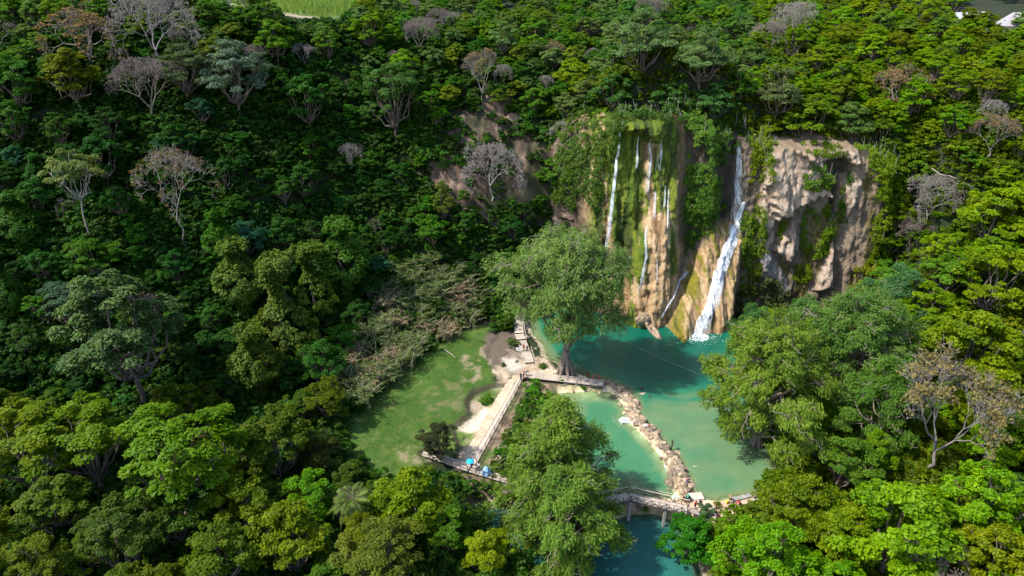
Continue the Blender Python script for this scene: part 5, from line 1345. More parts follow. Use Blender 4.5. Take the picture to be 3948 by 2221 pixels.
def foam_patch(label, px, py, z, rx, ry, seed=0):
    rs = np.random.RandomState(60 + seed); x, y, _ = at(px, py, z)
    root = thing('splash_foam', label, 'foam', (x, y, z))
    n = int(260 * rx * ry / 3) + 40
    r = np.sqrt(rs.uniform(0, 1, n)); t = rs.uniform(0, 6.28, n)
    cen = np.stack([r * np.cos(t) * rx, r * np.sin(t) * ry, rs.uniform(.02, .35, n) * (1 - r) + .03], -1)
    V, F = leaf_quads(cen, np.array([0, 0, 1.0]) + rs.normal(0, .35, (n, 3)), rand_dirs(rs, n), rs.uniform(.15, .5, n), rs.uniform(.12, .4, n))
    m2 = n // 2 if rx > 2 else n // 8; rr2 = 1 + rs.exponential(.55, m2); t2 = rs.uniform(0, 6.28, m2); c2 = np.stack([rr2 * np.cos(t2) * rx, rr2 * np.sin(t2) * ry, np.full(m2, .02)], -1)
    V2, F2 = leaf_quads(c2, np.array([0, 0, 1.0]) + rs.normal(0, .05, (m2, 3)), rand_dirs(rs, m2) * [1, 1, 0], rs.uniform(.08, .35, m2), rs.uniform(.04, .14, m2), .02)
    V = np.concatenate([V, V2]); F = np.concatenate([F, F2 + n * 4])
    tag(link('froth', mesh_np('froth', V, F, M['foam']), root), kind='stuff')
foam_patch('white splash where the main chute meets the upper pool', 2688, 1300, 0.0, 2.6, 1.8, 1)
foam_patch('small splash at the end of the side chute', 2551, 1226, 0.0, .6, .5, 2)
foam_patch('white water pouring through the gap in the rock weir', 2410, 1622, MID_LEVEL, 1.2, .9, 3)
foam_patch('small white spill low on the rock weir', 2578, 1802, MID_LEVEL, .7, .6, 4)
foam_patch('little white spill beside the right end of the truss bridge', 2608, 1920, MID_LEVEL, .7, .5, 5)

# ------------------------------------------------------------------ rocks
def rock_mesh(seed, sub=1, sq=(1, 1, .7), mat='rock', amp=.35):
    bm = bmesh.new(); bmesh.ops.create_icosphere(bm, subdivisions=sub, radius=1.0)
    P = np.array([v.co for v in bm.verts]); d = 1 + amp * fbm(P[:, 0] * 1.1, P[:, 1] * 1.1, P[:, 2] * 1.1 + seed * 5, 3, seed)
    P = np.round(P * d[:, None] * 2.6) / 2.6 * .35 + P * d[:, None] * .65
    for v, p in zip(bm.verts, P): v.co = (p[0] * sq[0], p[1] * sq[1], p[2] * sq[2])
    me = bpy.data.meshes.new('rock'); bm.to_mesh(me); bm.free(); me.materials.append(M[mat]); return me
RK = [rock_mesh(i, 2, (1, R0.uniform(.6, .9), R0.uniform(.5, .8)), 'rock' if i % 4 else 'dark_rock') for i in range(9)]
weir = thing('rock_weir', 'curving line of tan boulders damming the upper pool from the middle pool', 'rock weir', (weir_line[0][0], weir_line[0][1], 0))
wl = np.array(weir_line); ws = np.r_[0, np.cumsum(np.linalg.norm(np.diff(wl, axis=0), axis=1))]
wbase = Vector(weir.location)
for i in range(230):
    t = R0.uniform(0, ws[-1]); x = np.interp(t, ws, wl[:, 0]); y = np.interp(t, ws, wl[:, 1])
    x += R0.gauss(0, .75 + .5 * (t > ws[-1] * .85)); y += R0.gauss(0, .55)
    if abs(x - at(2425, 1625)[0]) < .7 and abs(y - at(2425, 1625)[1]) < .6: continue
    s = R0.uniform(.22, .6) if R0.random() < .75 else R0.uniform(.6, 1.05)
    z = max(float(ground(x, y)), -.35) + s * .12
    link('rock', RK[R0.randrange(9)], weir, Vector((x, y, z)) - wbase, (R0.uniform(-.5, .5), R0.uniform(-.5, .5), R0.uniform(0, 6.28)), (s, s * R0.uniform(.7, 1.2), s * R0.uniform(.6, 1.0)))
def boulder(label, px, py, z, s, rot, k, dz=0.0):
    x, y, _ = at(px, py, z); o = link('boulder', RK[k], None, (x, y, z + dz), rot, s); tag(o, label, 'rock'); return o
def boulder_at(label, x, z, front, s, rot, k):
    o = link('boulder', RK[k], None, (x, float(min(cliff_y(x, max(z, .5)), cliff_y(x + 1, max(z, .5)), cliff_y(x - 1, max(z, .5)))) - front, z), rot, s); tag(o, label, 'rock'); return o
lean_b = boulder_at('large pale boulder leaning in the pool at the foot of the mossy fall', 32.0, .7, 2.0, (2.7, 1.3, 1.3), (.25, .45, -.9), 1)
boulder_at('tan rock hump behind the leaning boulder at the foot of the mossy fall', 30.0, 2.2, .6, (1.9, 1.6, 2.8), (0, .15, .3), 2)
boulder('small flat grey-topped stone in the shallows of the upper pool', 2475, 1518, 0.05, (.75, .5, .35), (0, 0, .2), 3)
boulder('little pink stone in the shallows near the dock end', 2398, 1494, 0.05, (.45, .4, .4), (0, .2, 1.2), 5)
boulder('orange rock at the right foot of the main chute', 2770, 1212, 1.2, (1.1, .9, .9), (0, .2, 1.2), 6)
boulder('pale tilted slab right of the main chute on the apron', 2785, 1150, 4.0, (1.2, 1.0, 3.0), (-.35, .45, .2), 7)
for i, (px, py, s) in enumerate([(2030, 1300, .7), (1985, 1275, .6), (2065, 1345, .6), (2090, 1400, .55), (1992, 1392, .45), (1955, 1375, .35), (1935, 1395, .3), (1900, 1460, .25)]):
    boulder(['tan rock under the boardwalk stairs', 'tan rock left of the boardwalk stairs', 'rock heap stone right of the stairs landing', 'rock between the stairs and the cypress trunk', 'pale stone on the muddy flat by the rail', 'small stone in the dark mud hollow', 'smaller stone beside it in the dark mud hollow', 'white stone at the lower end of the mud hollow'][i], px, py, 1.0, (s, s * .8, s * .7), (0, 0, i), (i * 2 + 1) % 9)
for i, (px, py, s) in enumerate([(2150, 1500, .5), (2210, 1508, .45), (2270, 1505, .6), (2310, 1512, .5), (2365, 1530, .8), (2390, 1560, .7), (2410, 1590, .6)]):
    boulder(['first', 'second', 'third', 'fourth', 'fifth', 'sixth', 'seventh'][i] + ' from left of the tan stones along the dock side of the middle pool', px, py, -.3, (s, s * .8, s * .7), (0, .1, i * 1.7), i)

dam = thing('rock_dam', 'brown travertine ledge stones under the truss bridge above the lower pool', 'rock ledge', (*at(2400, 1985, -1)[:2], -1.0))
for i in range(70):
    t = R0.random(); px = 2280 + t * 390; py = np.interp(px, [2280, 2340, 2395, 2450, 2520, 2560, 2610, 2670], [1992, 1996, 1984, 1970, 1966, 1984, 2000, 2030])
    x, y, _ = at(px, py, LOW_LEVEL); x += R0.gauss(0, .3); y += R0.uniform(-.1, .9); s = R0.uniform(.3, .85)
    link('rock', RK[0 if i % 2 else 4 if i % 3 else 8], dam, Vector((x, y, R0.uniform(-1.9, .1))) - Vector(dam.location), (R0.uniform(-.4, .4), R0.uniform(-.4, .4), R0.uniform(0, 6.28)), (s, s * .9, s * R0.uniform(.8, 1.3)))

# ------------------------------------------------------------------ walkways, dock, bridges
def gz(x, y): return float(ground(x, y))
def deck(name, label, cat, a, b, width, plank=0.24, gap=.03, thick=.07, side=1, group=None, joist=True, tilt=True):
    """planked deck from a to b (centre line); every plank is its own part"""
    a = Vector(a); b = Vector(b); d = b - a; ln = d.length; dn = d.normalized(); yaw = math.atan2(dn.y, dn.x); pit = -math.asin(dn.z)
    root = thing(name, label, cat, a); root.rotation_euler = (0, pit, yaw)
    mes = []
    for k in range(4):
        w = plank - gap; m = MB().box(-w / 2, w / 2, -width / 2 * R0.uniform(.98, 1.03), width / 2 * R0.uniform(.98, 1.03), -thick, 0); mes.append(m.mesh('plank', M['plank']))
    n = int(ln / plank)
    for i in range(n):
        link('plank', mes[R0.randrange(4)], root, ((i + .5) * plank, R0.uniform(-.03, .03), R0.uniform(-.012, .012)), (R0.uniform(-.008, .008), 0, R0.uniform(-.012, .012)))
    if joist:
        for s in (-1, 1): MB().box(0, ln, s * width * .36 - .06, s * width * .36 + .06, -thick - .18, -thick - .013).obj('joist', M['dark_wood'], root)
    return root
def railing(name, label, pts, h=1.0, post=1.9, mat='dark_wood', cross=False, thick=.09, mid=True, parent=None, toprail=.08):
    """posts and rails following the ground points pts"""
    P = np.array(pts, float); s = np.r_[0, np.cumsum(np.linalg.norm(np.diff(P, axis=0), axis=1))]
    root = parent or thing(name, label, 'railing', tuple(P[0])); o = Vector(P[0]) if parent is None else Vector(parent.location)
    n = max(2, int(round(s[-1] / post)) + 1); tt = np.linspace(0, s[-1], n)
    Q = [Vector([np.interp(t, s, P[:, i]) for i in range(3)]) - o for t in tt]
    pm = MB().box(-thick / 2, thick / 2, -thick / 2, thick / 2, -.45, h).mesh('post', M[mat])
    for q in Q: link('post', pm, root, q, (R0.uniform(-.03, .03), R0.uniform(-.03, .03), R0.uniform(0, .3)))
    for i, (p, q) in enumerate(zip(Q[:-1], Q[1:])):
        up = Vector((0, 0, 1))
        MB().bar(p + up * (h + .02), q + up * (h + .02), toprail, toprail).obj('rail', M[mat], root)
        if mid: MB().bar(p + up * h * .48, q + up * h * .48, .055).obj('rail', M[mat], root)
        if cross:
            if i % 2: MB().bar(p + up * (h - .05), q + up * .06, .075).obj('brace', M[mat], root)
            else: MB().bar(p + up * .06, q + up * (h - .05), .075).obj('brace', M[mat], root)
    return root
# path: bare earth beside a pale concrete strip
def strip(name, left, right, mat, z_up=.05, kind='structure', n=40, thick=.25, wob=0.0):
    Lp = np.array(left); Rp = np.array(right)
    def res(P):
        s = np.r_[0, np.cumsum(np.linalg.norm(np.diff(P, axis=0), axis=1))]; t = np.linspace(0, s[-1], n); return np.stack([np.interp(t, s, P[:, i]) for i in range(P.shape[1])], -1)
    A, B = res(Lp), res(Rp)
    rs = np.random.RandomState(3); A[:, :2] += rs.normal(0, wob, (n, 2)); B[:, :2] += rs.normal(0, wob * .3, (n, 2))
    v = []; f = []
    for i in range(n):
        za = A[i][2] + z_up; zb = B[i][2] + z_up
        v += [(A[i][0], A[i][1], za), (B[i][0], B[i][1], zb), (B[i][0], B[i][1], zb - thick), (A[i][0], A[i][1], za - thick)]
    for i in range(n - 1):
        a, b = i * 4, i * 4 + 4
        f += [(a, a + 1, b + 1, b), (a + 1, a + 2, b + 2, b + 1), (a + 3, a, b, b + 3)]
    f += [(3, 2, 1, 0), tuple((n - 1) * 4 + k for k in (0, 1, 2, 3))]
    me = bpy.data.meshes.new(name); me.from_pydata(v, [], f); me.materials.append(mat); o = link(name, me); tag(o, kind=kind); return o
PZ = 1.15
M['earth'] = simple_mat('trodden_earth', (0.46, 0.36, 0.25), 0.95, 0.25, 1.3, 0.5, col2=(0.30, 0.235, 0.15))
c_r = [at(px, py, PZ) for px, py in ((2022, 1447), (1979, 1531), (1916, 1645), (1857, 1752), (1836, 1790))]
c_l = [at(px, py, PZ) for px, py in ((2002, 1447), (1958, 1531), (1892, 1645), (1827, 1752), (1806, 1790))]
e_l = [at(px, py, PZ) for px, py in ((1975, 1447), (1915, 1531), (1850, 1645), (1790, 1752), (1768, 1796))]
strip('concrete_path', c_l, c_r, M['concrete'], .05, thick=.6)
strip('earth_path', e_l, [(p[0] - .12, p[1], p[2]) for p in c_l], M['earth'], .0, thick=.5, wob=.10)
railing('path_railing', 'dark wooden railing along the right edge of the concrete path', c_r, 1.0, 2.3, mid=True)
deck('dock', 'long straight plank dock running from the path end to the rock weir', 'dock', Vector(at(2012, 1441, 1.25)), Vector(at(2331, 1477, .95)), 2.3, .30)
# boardwalk of flat steps up the left shore
stp = [((2040, 1397), (2027, 1352), 1.0), ((2025, 1350), (2012, 1312), 1.25), ((2010, 1308), (2002, 1286), 1.55), ((2002, 1284), (1999, 1256), 1.8), ((1999, 1254), (1999, 1224), 2.05), ((2000, 1222), (2000, 1198), 2.3)]
for i, (a, b, z) in enumerate(stp):
    deck('boardwalk_flight', ['lowest', 'second', 'third', 'fourth', 'fifth', 'topmost'][i] + ' flight of the plank boardwalk climbing beside the big cypress', 'boardwalk', at(*a, z), at(*b, z + .15), 2.0, .26, group='boardwalk flights beside the big cypress')
railing('boardwalk_railing', 'pale timber railing on the right of the lowest boardwalk flight', [at(2061, 1400, 1.05), at(2048, 1352, 1.15)], 1.05, 1.6, 'drift')
railing('boardwalk_railing', 'pale timber railing on the right of the upper boardwalk flights', [at(2030, 1318, 1.5), at(2019, 1260, 1.95), at(2017, 1205, 2.4)], 1.05, 1.9, 'drift')
railing('fence_rail', 'low pale rail fence on the mud flat left of the boardwalk', [at(1950, 1360, .9), at(1985, 1368, .9), at(2018, 1388, .9)], .8, 1.6, 'drift')
# left footbridge
fb = [at(1632, 1742, 1.7), at(1720, 1772, 1.55), at(1815, 1806, 1.4), at(1880, 1826, 1.3), at(1965, 1850, 1.2)]
for i in range(2):
    a, b = (fb[0], fb[2]) if i == 0 else (fb[2], fb[4])
    deck('footbridge_deck', ['left half of the plank footbridge deck below the lawn', 'right half of the plank footbridge deck, ending under the foreground cypress'][i], 'footbridge', a, b, 1.7, .26)
nearr = [(p[0] - .15, p[1] - .85, p[2]) for p in fb]; farr = [(p[0] + .25, p[1] + .9, p[2]) for p in fb]
railing('footbridge_railing', 'near-side dark railing of the left footbridge', nearr, 1.0, 1.45, cross=False)
railing('footbridge_railing', 'far-side dark railing of the left footbridge, by the lawn', farr[:3], 1.0, 2.6)
# truss bridge: two straight spans meeting at a crown
def truss_span(label, a, b, h=1.05, bays=6, first=0):
    a = Vector(a); b = Vector(b); root = deck('truss_bridge', label, 'bridge', a, b, 1.7, .28)
    ln = (b - a).length
    for s in (-1, 1):
        yy = s * .92
        MB().bar((0, yy, -.12), (ln, yy, -.12), .12, .2).obj('bottom_chord', M['dark_wood'], root)
        MB().bar((0, yy, h), (ln, yy, h), .10, .10).obj('top_rail', M['plank'], root)
        for i in range(bays + 1): x = ln * i / bays; MB().bar((x, yy * 1.002, -.2), (x, yy * 1.002, h - .06), .11).obj('post', M['dark_wood'], root)
        for i in range(bays):
            x0, x1 = ln * i / bays, ln * (i + 1) / bays
            if (i + first) % 2: x0, x1 = x1, x0
            MB().bar((x0, yy * 1.03, 0.0), (x1, yy * 1.03, h - .08), .085).obj('brace', M['dark_wood'], root)
    return root
crown_pt = at_y(2428, 1914, 81.6); right_pt = at_y(2655, 1966, 79.4); left_pt = at_y(2110, 1975, 79.6)
truss_span('right span of the timber truss bridge, leading down to the beach', crown_pt, right_pt, bays=8)
truss_span('left span of the timber truss bridge, partly behind the foreground cypress', left_pt, crown_pt, bays=10, first=1)
for i, (px, t) in enumerate(((2429, 0.0), (2562, .6), (2625, .88))):
    p = Vector(crown_pt).lerp(Vector(right_pt), t); zb = gz(p.x, p.y - .6)
    pr = thing('bridge_pier', ['concrete pier under the crown of the truss bridge', 'middle concrete pier under the right span of the truss bridge', 'last concrete pier of the truss bridge by the beach'][i], 'pier', (p.x, p.y - .55, zb - .4))
    hgt = p.z - .45 - (zb - .4); MB().box(-.2, .2, -.2, .2, .35, max(hgt, .8)).obj('column', M['grey_block'], pr); MB().box(-.4, .4, -.35, .35, 0, .347).obj('footing', M['concrete'], pr)
MB().bar((0, 0, 0), (1.6, 0, -.7), .9, .10).obj('ramp', M['plank'], None, loc=Vector(right_pt) + Vector((.05, 0, .0)))
tag(bpy.data.objects['ramp'], 'short plank ramp from the truss bridge down to the beach', 'ramp')
sl = at(2685, 1912, .75)
slab = thing('viewing_slab', 'tilted flat concrete slab between the bridge end and the upper pool', 'slab', sl, .12)
MB().box(-1.05, 1.05, -.75, .75, -.14, .0).obj('slab_top', M['concrete'], slab); MB().box(-.9, .9, -.6, .6, -1.0, -.143).obj('plinth', M['rock'], slab)
wa, wb = Vector(at(2818, 1936, .3)), Vector(at(2925, 1912, .3))
wall = thing('block_wall', 'low grey stone-block wall along the shore right of the beach', 'wall', wa, math.atan2((wb - wa).y, (wb - wa).x))
bmx = MB().box(-.42, .42, -.35, .35, 0, .26).mesh('block', M['grey_block'])
for c in range(3):
    for i in range(5 - (c == 2)): link('block', bmx, wall, (.45 + i * .87 + (c % 2) * .3, R0.uniform(-.03, .03), -.2 + c * .27), (0, 0, R0.uniform(-.03, .03)))
for i in range(3):
    o = MB().box(-.9, .9, -.22, .22, 0, .16).obj('stone_step', M['concrete'], None, loc=at(2728 + i * 3, 1944 + i * 6, .25 + .12 * i), rot=(0, 0, -.1)); tag(o, ['lowest', 'middle', 'highest'][i] + ' stone step from the beach into the upper pool', 'step')
# notice boards
def board(label, px, py, z, w, h, legs, rz, blobs):
    x, y, _ = at(px, py, z); r = thing('notice_board', label, 'sign', (x, y, z), rz)
    p = MB().box(-w / 2, w / 2, -.02, .02, legs, legs + h).obj('panel', M['paint'], r); p['tone'] = [.78, .77, .74]
    for s in (-1, 1): MB().box(s * w * .4 - .04, s * w * .4 + .04, .023, .10, -.3, legs + h * .8).obj('leg', M['drift'], r)
    for (u, v, a, b, c) in blobs:
        q = MB().box(u - a / 2, u + a / 2, -.027, -.0215, legs + v - b / 2, legs + v + b / 2).obj('print', M['paint'], p); q['tone'] = list(c)
board('white notice board with small colour pictures beside the lowest boardwalk flight', 2000, 1361, .9, 1.2, .85, .5, -.1, [(0, .5, .3, .25, (.5, .35, .2)), (-.3, .25, .3, .2, (.3, .4, .3)), (.28, .25, .3, .2, (.25, .3, .4)), (0, .75, .9, .08, (.25, .25, .3))])
board('white notice board with a red mark by the block wall right of the beach', 2912, 1952, .6, 1.5, .95, .5, .35, [(.05, .45, .5, .4, (.55, .08, .05)), (-.3, .78, .7, .07, (.3, .3, .3)), (.35, .78, .4, .07, (.3, .3, .3))])
# rope, logs
def rope(label, pts, r=.014):
    MBo = MB().tube([Vector(p) - Vector(pts[0]) for p in pts], r, 5); o = MBo.obj('rope', M['rope'], None, loc=pts[0]); tag(o, label, 'rope')
ra, rb = Vector(at(2410, 1318, .03)), Vector(at(2705, 1450, .03))
rope('pale rope floating across the upper pool', [ra.lerp(rb, t) + Vector((0, .25 * math.sin(t * 9), 0)) for t in np.linspace(0, 1, 16)])
ra, rb = Vector(at(2604, 1752, .9)), Vector(at(2692, 1903, .9))
rope('rope stretched along the lower end of the rock weir', [ra.lerp(rb, t) - Vector((0, 0, .3 * math.sin(t * math.pi))) for t in np.linspace(0, 1, 10)])
ra, rb = Vector(at(2480, 1880, MID_LEVEL + .05)), Vector(at(2592, 1905, .1))
rope('thin rope lying across the middle pool towards the bridge', [ra.lerp(rb, t) for t in np.linspace(0, 1, 6)], .02)
def log(label, a, b, r, mat='drift', cat='log'):
    a = Vector(a); b = Vector(b); rs = np.random.RandomState(int(a.x * 10) % 1000 + 5)
    pts = [Vector(p) for p in bend(a, b, rs, 5, 0, .12)]
    o = MB().tube([p - a for p in pts], [r * (1 - .1 * i) for i in range(6)], 7).obj('log', M[mat], None, True, loc=a); tag(o, label, cat)
for i, (p, q, r, lab) in enumerate([((2085, 1370, .9), (2112, 1382, 1.1), .12, 'short driftwood stump right of the boardwalk landing'), ((2105, 1388, .6), (2150, 1398, .5), .14, 'driftwood log at the water edge left of the cypress trunk'),
        ((2100, 1400, .9), (2122, 1425, .4), .16, 'slanting dead log between boardwalk and cypress trunk'), ((2150, 1488, .4), (2215, 1478, .7), .12, 'crooked branch under the middle of the dock'), ((2215, 1487, .5), (2260, 1480, .6), .1, 'pale stick under the right half of the dock'),
        ((2270, 1492, .3), (2310, 1487, .6), .1, 'pale stick near the dock end'), ((1888, 1405, 1.3), (1896, 1380, 2.4), .09, 'upright pale stake in the dark mud hollow'), ((1710, 1345, 2.0), (1758, 1380, 2.0), .09, 'fallen pale stick on the upper lawn'),
        ((1622, 1475, 1.95), (1632, 1468, 2.0), .12, 'small piece of dead wood on the middle of the lawn'), ((1918, 1755, .9), (1940, 1775, .7), .1, 'pale stick on the bank right of the path railing'), ((2360, 1500, .7), (2440, 1560, .5), .22, 'long root-like log lying on the upper weir')]):
    log(lab, at(*p), at(*q), r)
fx, fy, fz = hit(3540, 625, 4.0); gx2, gy2, gz2 = hit(3690, 690, 3.0)
log('long white fallen trunk sticking out of the slope right of the tan cliff', (fx, fy, fz), (gx2, gy2, gz2), .22, 'pale_bark', 'fallen trunk')
# eroded dirt clods along the lawn step; reeds on the slope foot
RE = []
while len(RE) < 46:
    dx, dy = R0.uniform(1300, 1880), R0.uniform(940, 1560)
    if poly_sdf(np.array([dx]), np.array([dy]), REEDPX)[0] > 0 and all((dx - a) ** 2 + (dy - b) ** 2 > 42 ** 2 for a, b in RE): RE.append((dx, dy))
RE.sort()
cnt_ = {0: 0, 1: 0}
for i, (dx, dy) in enumerate(RE):
    x, y, z = hit(dx, dy, 2.5)
    tan = int(R0.random() < .12 or (dx > 1650 and R0.random() < .25)); k = cnt_[tan]; cnt_[tan] += 1
    plant('reed', i, (x, y, gz(x, y) - .1), R0.uniform(.95, 1.4), R0.uniform(0, 6.28), (.24, .19, .115) if tan else (.120, .150, .045), f'{"straw-coloured" if tan else "grey-green"} arching reed clump {["of the left bank", "near the lawn edge", "behind the mud hollow"][min(2, k // 15)]}, {ORD[k % 15]} from the left', 'reeds', 'reed clumps above the lawn')
# small plants round the dock, on the banks
for i, (px, py, s, colr, lab) in enumerate([(2048, 1545, 1.2, (.07, .15, .012), 'leafy bush by the path railing below the dock'), (2120, 1545, 1.5, (.09, .17, .02), 'young feathery bush below the middle of the dock'), (2165, 1470, .7, (.06, .12, .012), 'low plant under the left part of the dock'), (2250, 1492, .6, (.07, .13, .012), 'low plant under the right part of the dock'),
        (2140, 1447, .5, (.07, .14, .012), 'tuft of leaves at the foot of the cypress trunk'), (1975, 1322, 1.2, (.075, .115, .02), 'bush between the mud hollow and the boardwalk'), (1940, 1405, .5, (.06, .10, .012), 'small tuft on the mud flat'), (1910, 1270, 1.4, (.045, .095, .012), 'bush at the top end of the lawn'), (2095, 1415, .8, (.06, .12, .012), 'plants by the little inlet left of the cypress trunk'),
        (1960, 1690, 1.1, (.10, .12, .02), 'dry-looking bush on the bank right of the path'), (1920, 1600 + 220, 1.2, (.08, .13, .014), 'bush hiding the right end of the left footbridge'), (1655, 1830, 1.3, (.085, .13, .012), 'open bush below the left end of the footbridge'), (2490, 1965, .6, (.11, .17, .012), 'bright leaves hanging under the truss bridge'), (2765, 1945, .6, (.14, .16, .02), 'small yellow-green plant at the water edge of the beach'),
        (2650, 1922, .5, (.09, .12, .02), 'little plant by the concrete slab'), (1735, 1865, 1.5, (.07, .12, .012), 'bush on the bank below the footbridge middle'), (1800, 1890, 1.4, (.045, .10, .010), 'dark bush at the bank of the lower pool'), (2012, 1700, 1.4, (.09, .12, .02), 'bush on the brown bank near the footbridge end'), (1945, 1790, 1.0, (.10, .13, .03), 'low grey-green scrub at the bottom of the brown bank'), (2060, 1680, 1.5, (.07, .14, .016), 'bush against the left side of the foreground cypress'), (1870, 1880, 1.2, (.06, .11, .012), 'dark bush on the bank right below the blue poncho'), (1920, 1905, 1.3, (.075, .125, .014), 'bush at the waterline left of the foreground cypress'), (1845, 1905, .9, (.085, .12, .02), 'small bush on the steep bank above the lower pool'), (1780, 1850, 1.0, (.09, .13, .014), 'small bush just under the middle of the footbridge'), (2005, 1640, 1.2, (.085, .12, .016), 'scrubby bush on the brown bank beside the foreground cypress')]):
    x, y, z = hit(px, py, .4); plant('shrub', i + 1, (x, y, gz(x, y) - .05), s, i * .9, colr, lab, 'bush')

# ------------------------------------------------------------------ grass
def blades(name, n, inside, h, colr, label, cat, y_rng, x_rng, seed, w=.05, lean=.35):
    rs = np.random.RandomState(seed); X = rs.uniform(*x_rng, n); Y = rs.uniform(*y_rng, n); k = inside(X, Y); X, Y = X[k], Y[k]; m = len(X); Zg = ground(X, Y)
    ht = h * rs.uniform(.5, 1.3, m); a = rs.uniform(0, 6.28, m); b = rs.uniform(0, 6.28, m)
    base = np.stack([X, Y, Zg - .02], -1); sd = np.stack([np.cos(a), np.sin(a), 0 * a], -1) * w; tip = base + np.stack([np.cos(b) * ht * lean, np.sin(b) * ht * lean, ht], -1)
    mid = base + (tip - base) * .55 - np.array([0, 0, -.12]) * ht[:, None]
    V = np.stack([base - sd, base + sd, mid + sd * .7, tip, mid - sd * .7], 1).reshape(-1, 3); F = np.arange(m * 5).reshape(-1, 5)
    o = link(name, mesh_np(name, V, F, M['leaf'], tint=np.clip(rs.normal(.5, .22, m), 0, 1))); o['leafcol'] = list(colr); tag(o, label, cat, kind='stuff')
blades('lawn_grass', 60000, lambda X, Y: (poly_sdf(X, Y, LAWN) + 1.2 * fbm(X / 1.7, Y / 1.7, octv=3, seed=55) > .3) & (fbm(X / 3, Y / 3, octv=3, seed=19) > -.1) & (poly_sdf(X, Y, patch) < 0), .14, (.075, .145, .016), 'short green grass of the lawn', 'grass', (84, 140), (-34, 2), 5, .035)
blades('cane_field', 26000, lambda X, Y: (poly_sdf(X, Y, FIELD) > 1) & (Y > 206 + 2 * np.sin(X * .3)), 2.6, (.155, .235, .060), 'tall pale green grass field at the top', 'grass', (196, 300), (-165, -30), 6, .10, .25)

# ------------------------------------------------------------------ people
def J(**k): return k
STAND = J(pelvis=(0, 0, .95), waist=(0, .01, 1.10), chest=(0, .0, 1.32), neck=(0, .0, 1.48), head=(0, -.02, 1.58), crown=(0, -.02, 1.70),
          sh=(.18, 0, 1.42), el=(.24, .03, 1.14), wr=(.25, -.05, .90), ha=(.25, -.08, .82), hip=(.10, 0, .90), kn=(.11, -.02, .50), an=(.11, .03, .08), toe=(.12, -.15, .035))
def pose_of(**ov):
    p = dict(STAND); p.update(ov); return p
POSES = {
 'stand': pose_of(),
 'reach': pose_of(el=(.26, -.16, 1.22), wr=(.20, -.38, 1.18), ha=(.17, -.46, 1.17)),
 'walk': pose_of(),
 'sit': pose_of(pelvis=(0, .05, .14), waist=(0, .07, .30), chest=(0, .03, .52), neck=(0, .0, .68), head=(0, -.03, .78), crown=(0, -.03, .90), sh=(.18, .02, .62), el=(.24, -.04, .36), wr=(.18, -.25, .38), ha=(.16, -.33, .40), hip=(.11, .0, .12), kn=(.15, -.36, .34), an=(.13, -.44, .06), toe=(.13, -.60, .03)),
 'bend': pose_of(pelvis=(0, .12, .88), waist=(0, .06, 1.02), chest=(0, -.18, 1.10), neck=(0, -.36, 1.08), head=(0, -.45, 1.05), crown=(0, -.56, 1.02), sh=(.18, -.26, 1.08), el=(.22, -.30, .80), wr=(.17, -.34, .56), ha=(.16, -.36, .48), hip=(.10, .10, .84), kn=(.12, .02, .46)),
 'swim': pose_of(pelvis=(0, .30, -.55), waist=(0, .22, -.38), chest=(0, .06, -.14), neck=(0, -.02, .0), head=(0, -.06, .10), crown=(0, -.06, .22), sh=(.18, .02, -.06), el=(.38, -.12, -.10), wr=(.48, -.34, -.04), ha=(.50, -.42, -.02), hip=(.1, .34, -.60), kn=(.12, .40, -.95), an=(.12, .62, -1.25), toe=(.12, .70, -1.38)),
 'lie': pose_of(pelvis=(0, 0, .13), waist=(0, .16, .13), chest=(0, .38, .15), neck=(0, .54, .16), head=(0, .64, .17), crown=(0, .76, .17), sh=(.18, .46, .14), el=(.30, .26, .08), wr=(.26, .05, .07), ha=(.25, -.03, .06), hip=(.10, -.05, .12), kn=(.12, -.46, .16), an=(.12, -.88, .07), toe=(.13, -.95, .16))}
RADII = dict(pelvis=.135, waist=.115, chest=.14, neck=.055, head=.085, crown=.07, sh=.065, el=.045, wr=.032, ha=.038, hip=.09, kn=.06, an=.04, toe=.035)
BONES = [('pelvis', 'waist'), ('waist', 'chest'), ('chest', 'neck'), ('neck', 'head'), ('head', 'crown')]
BODY = {}
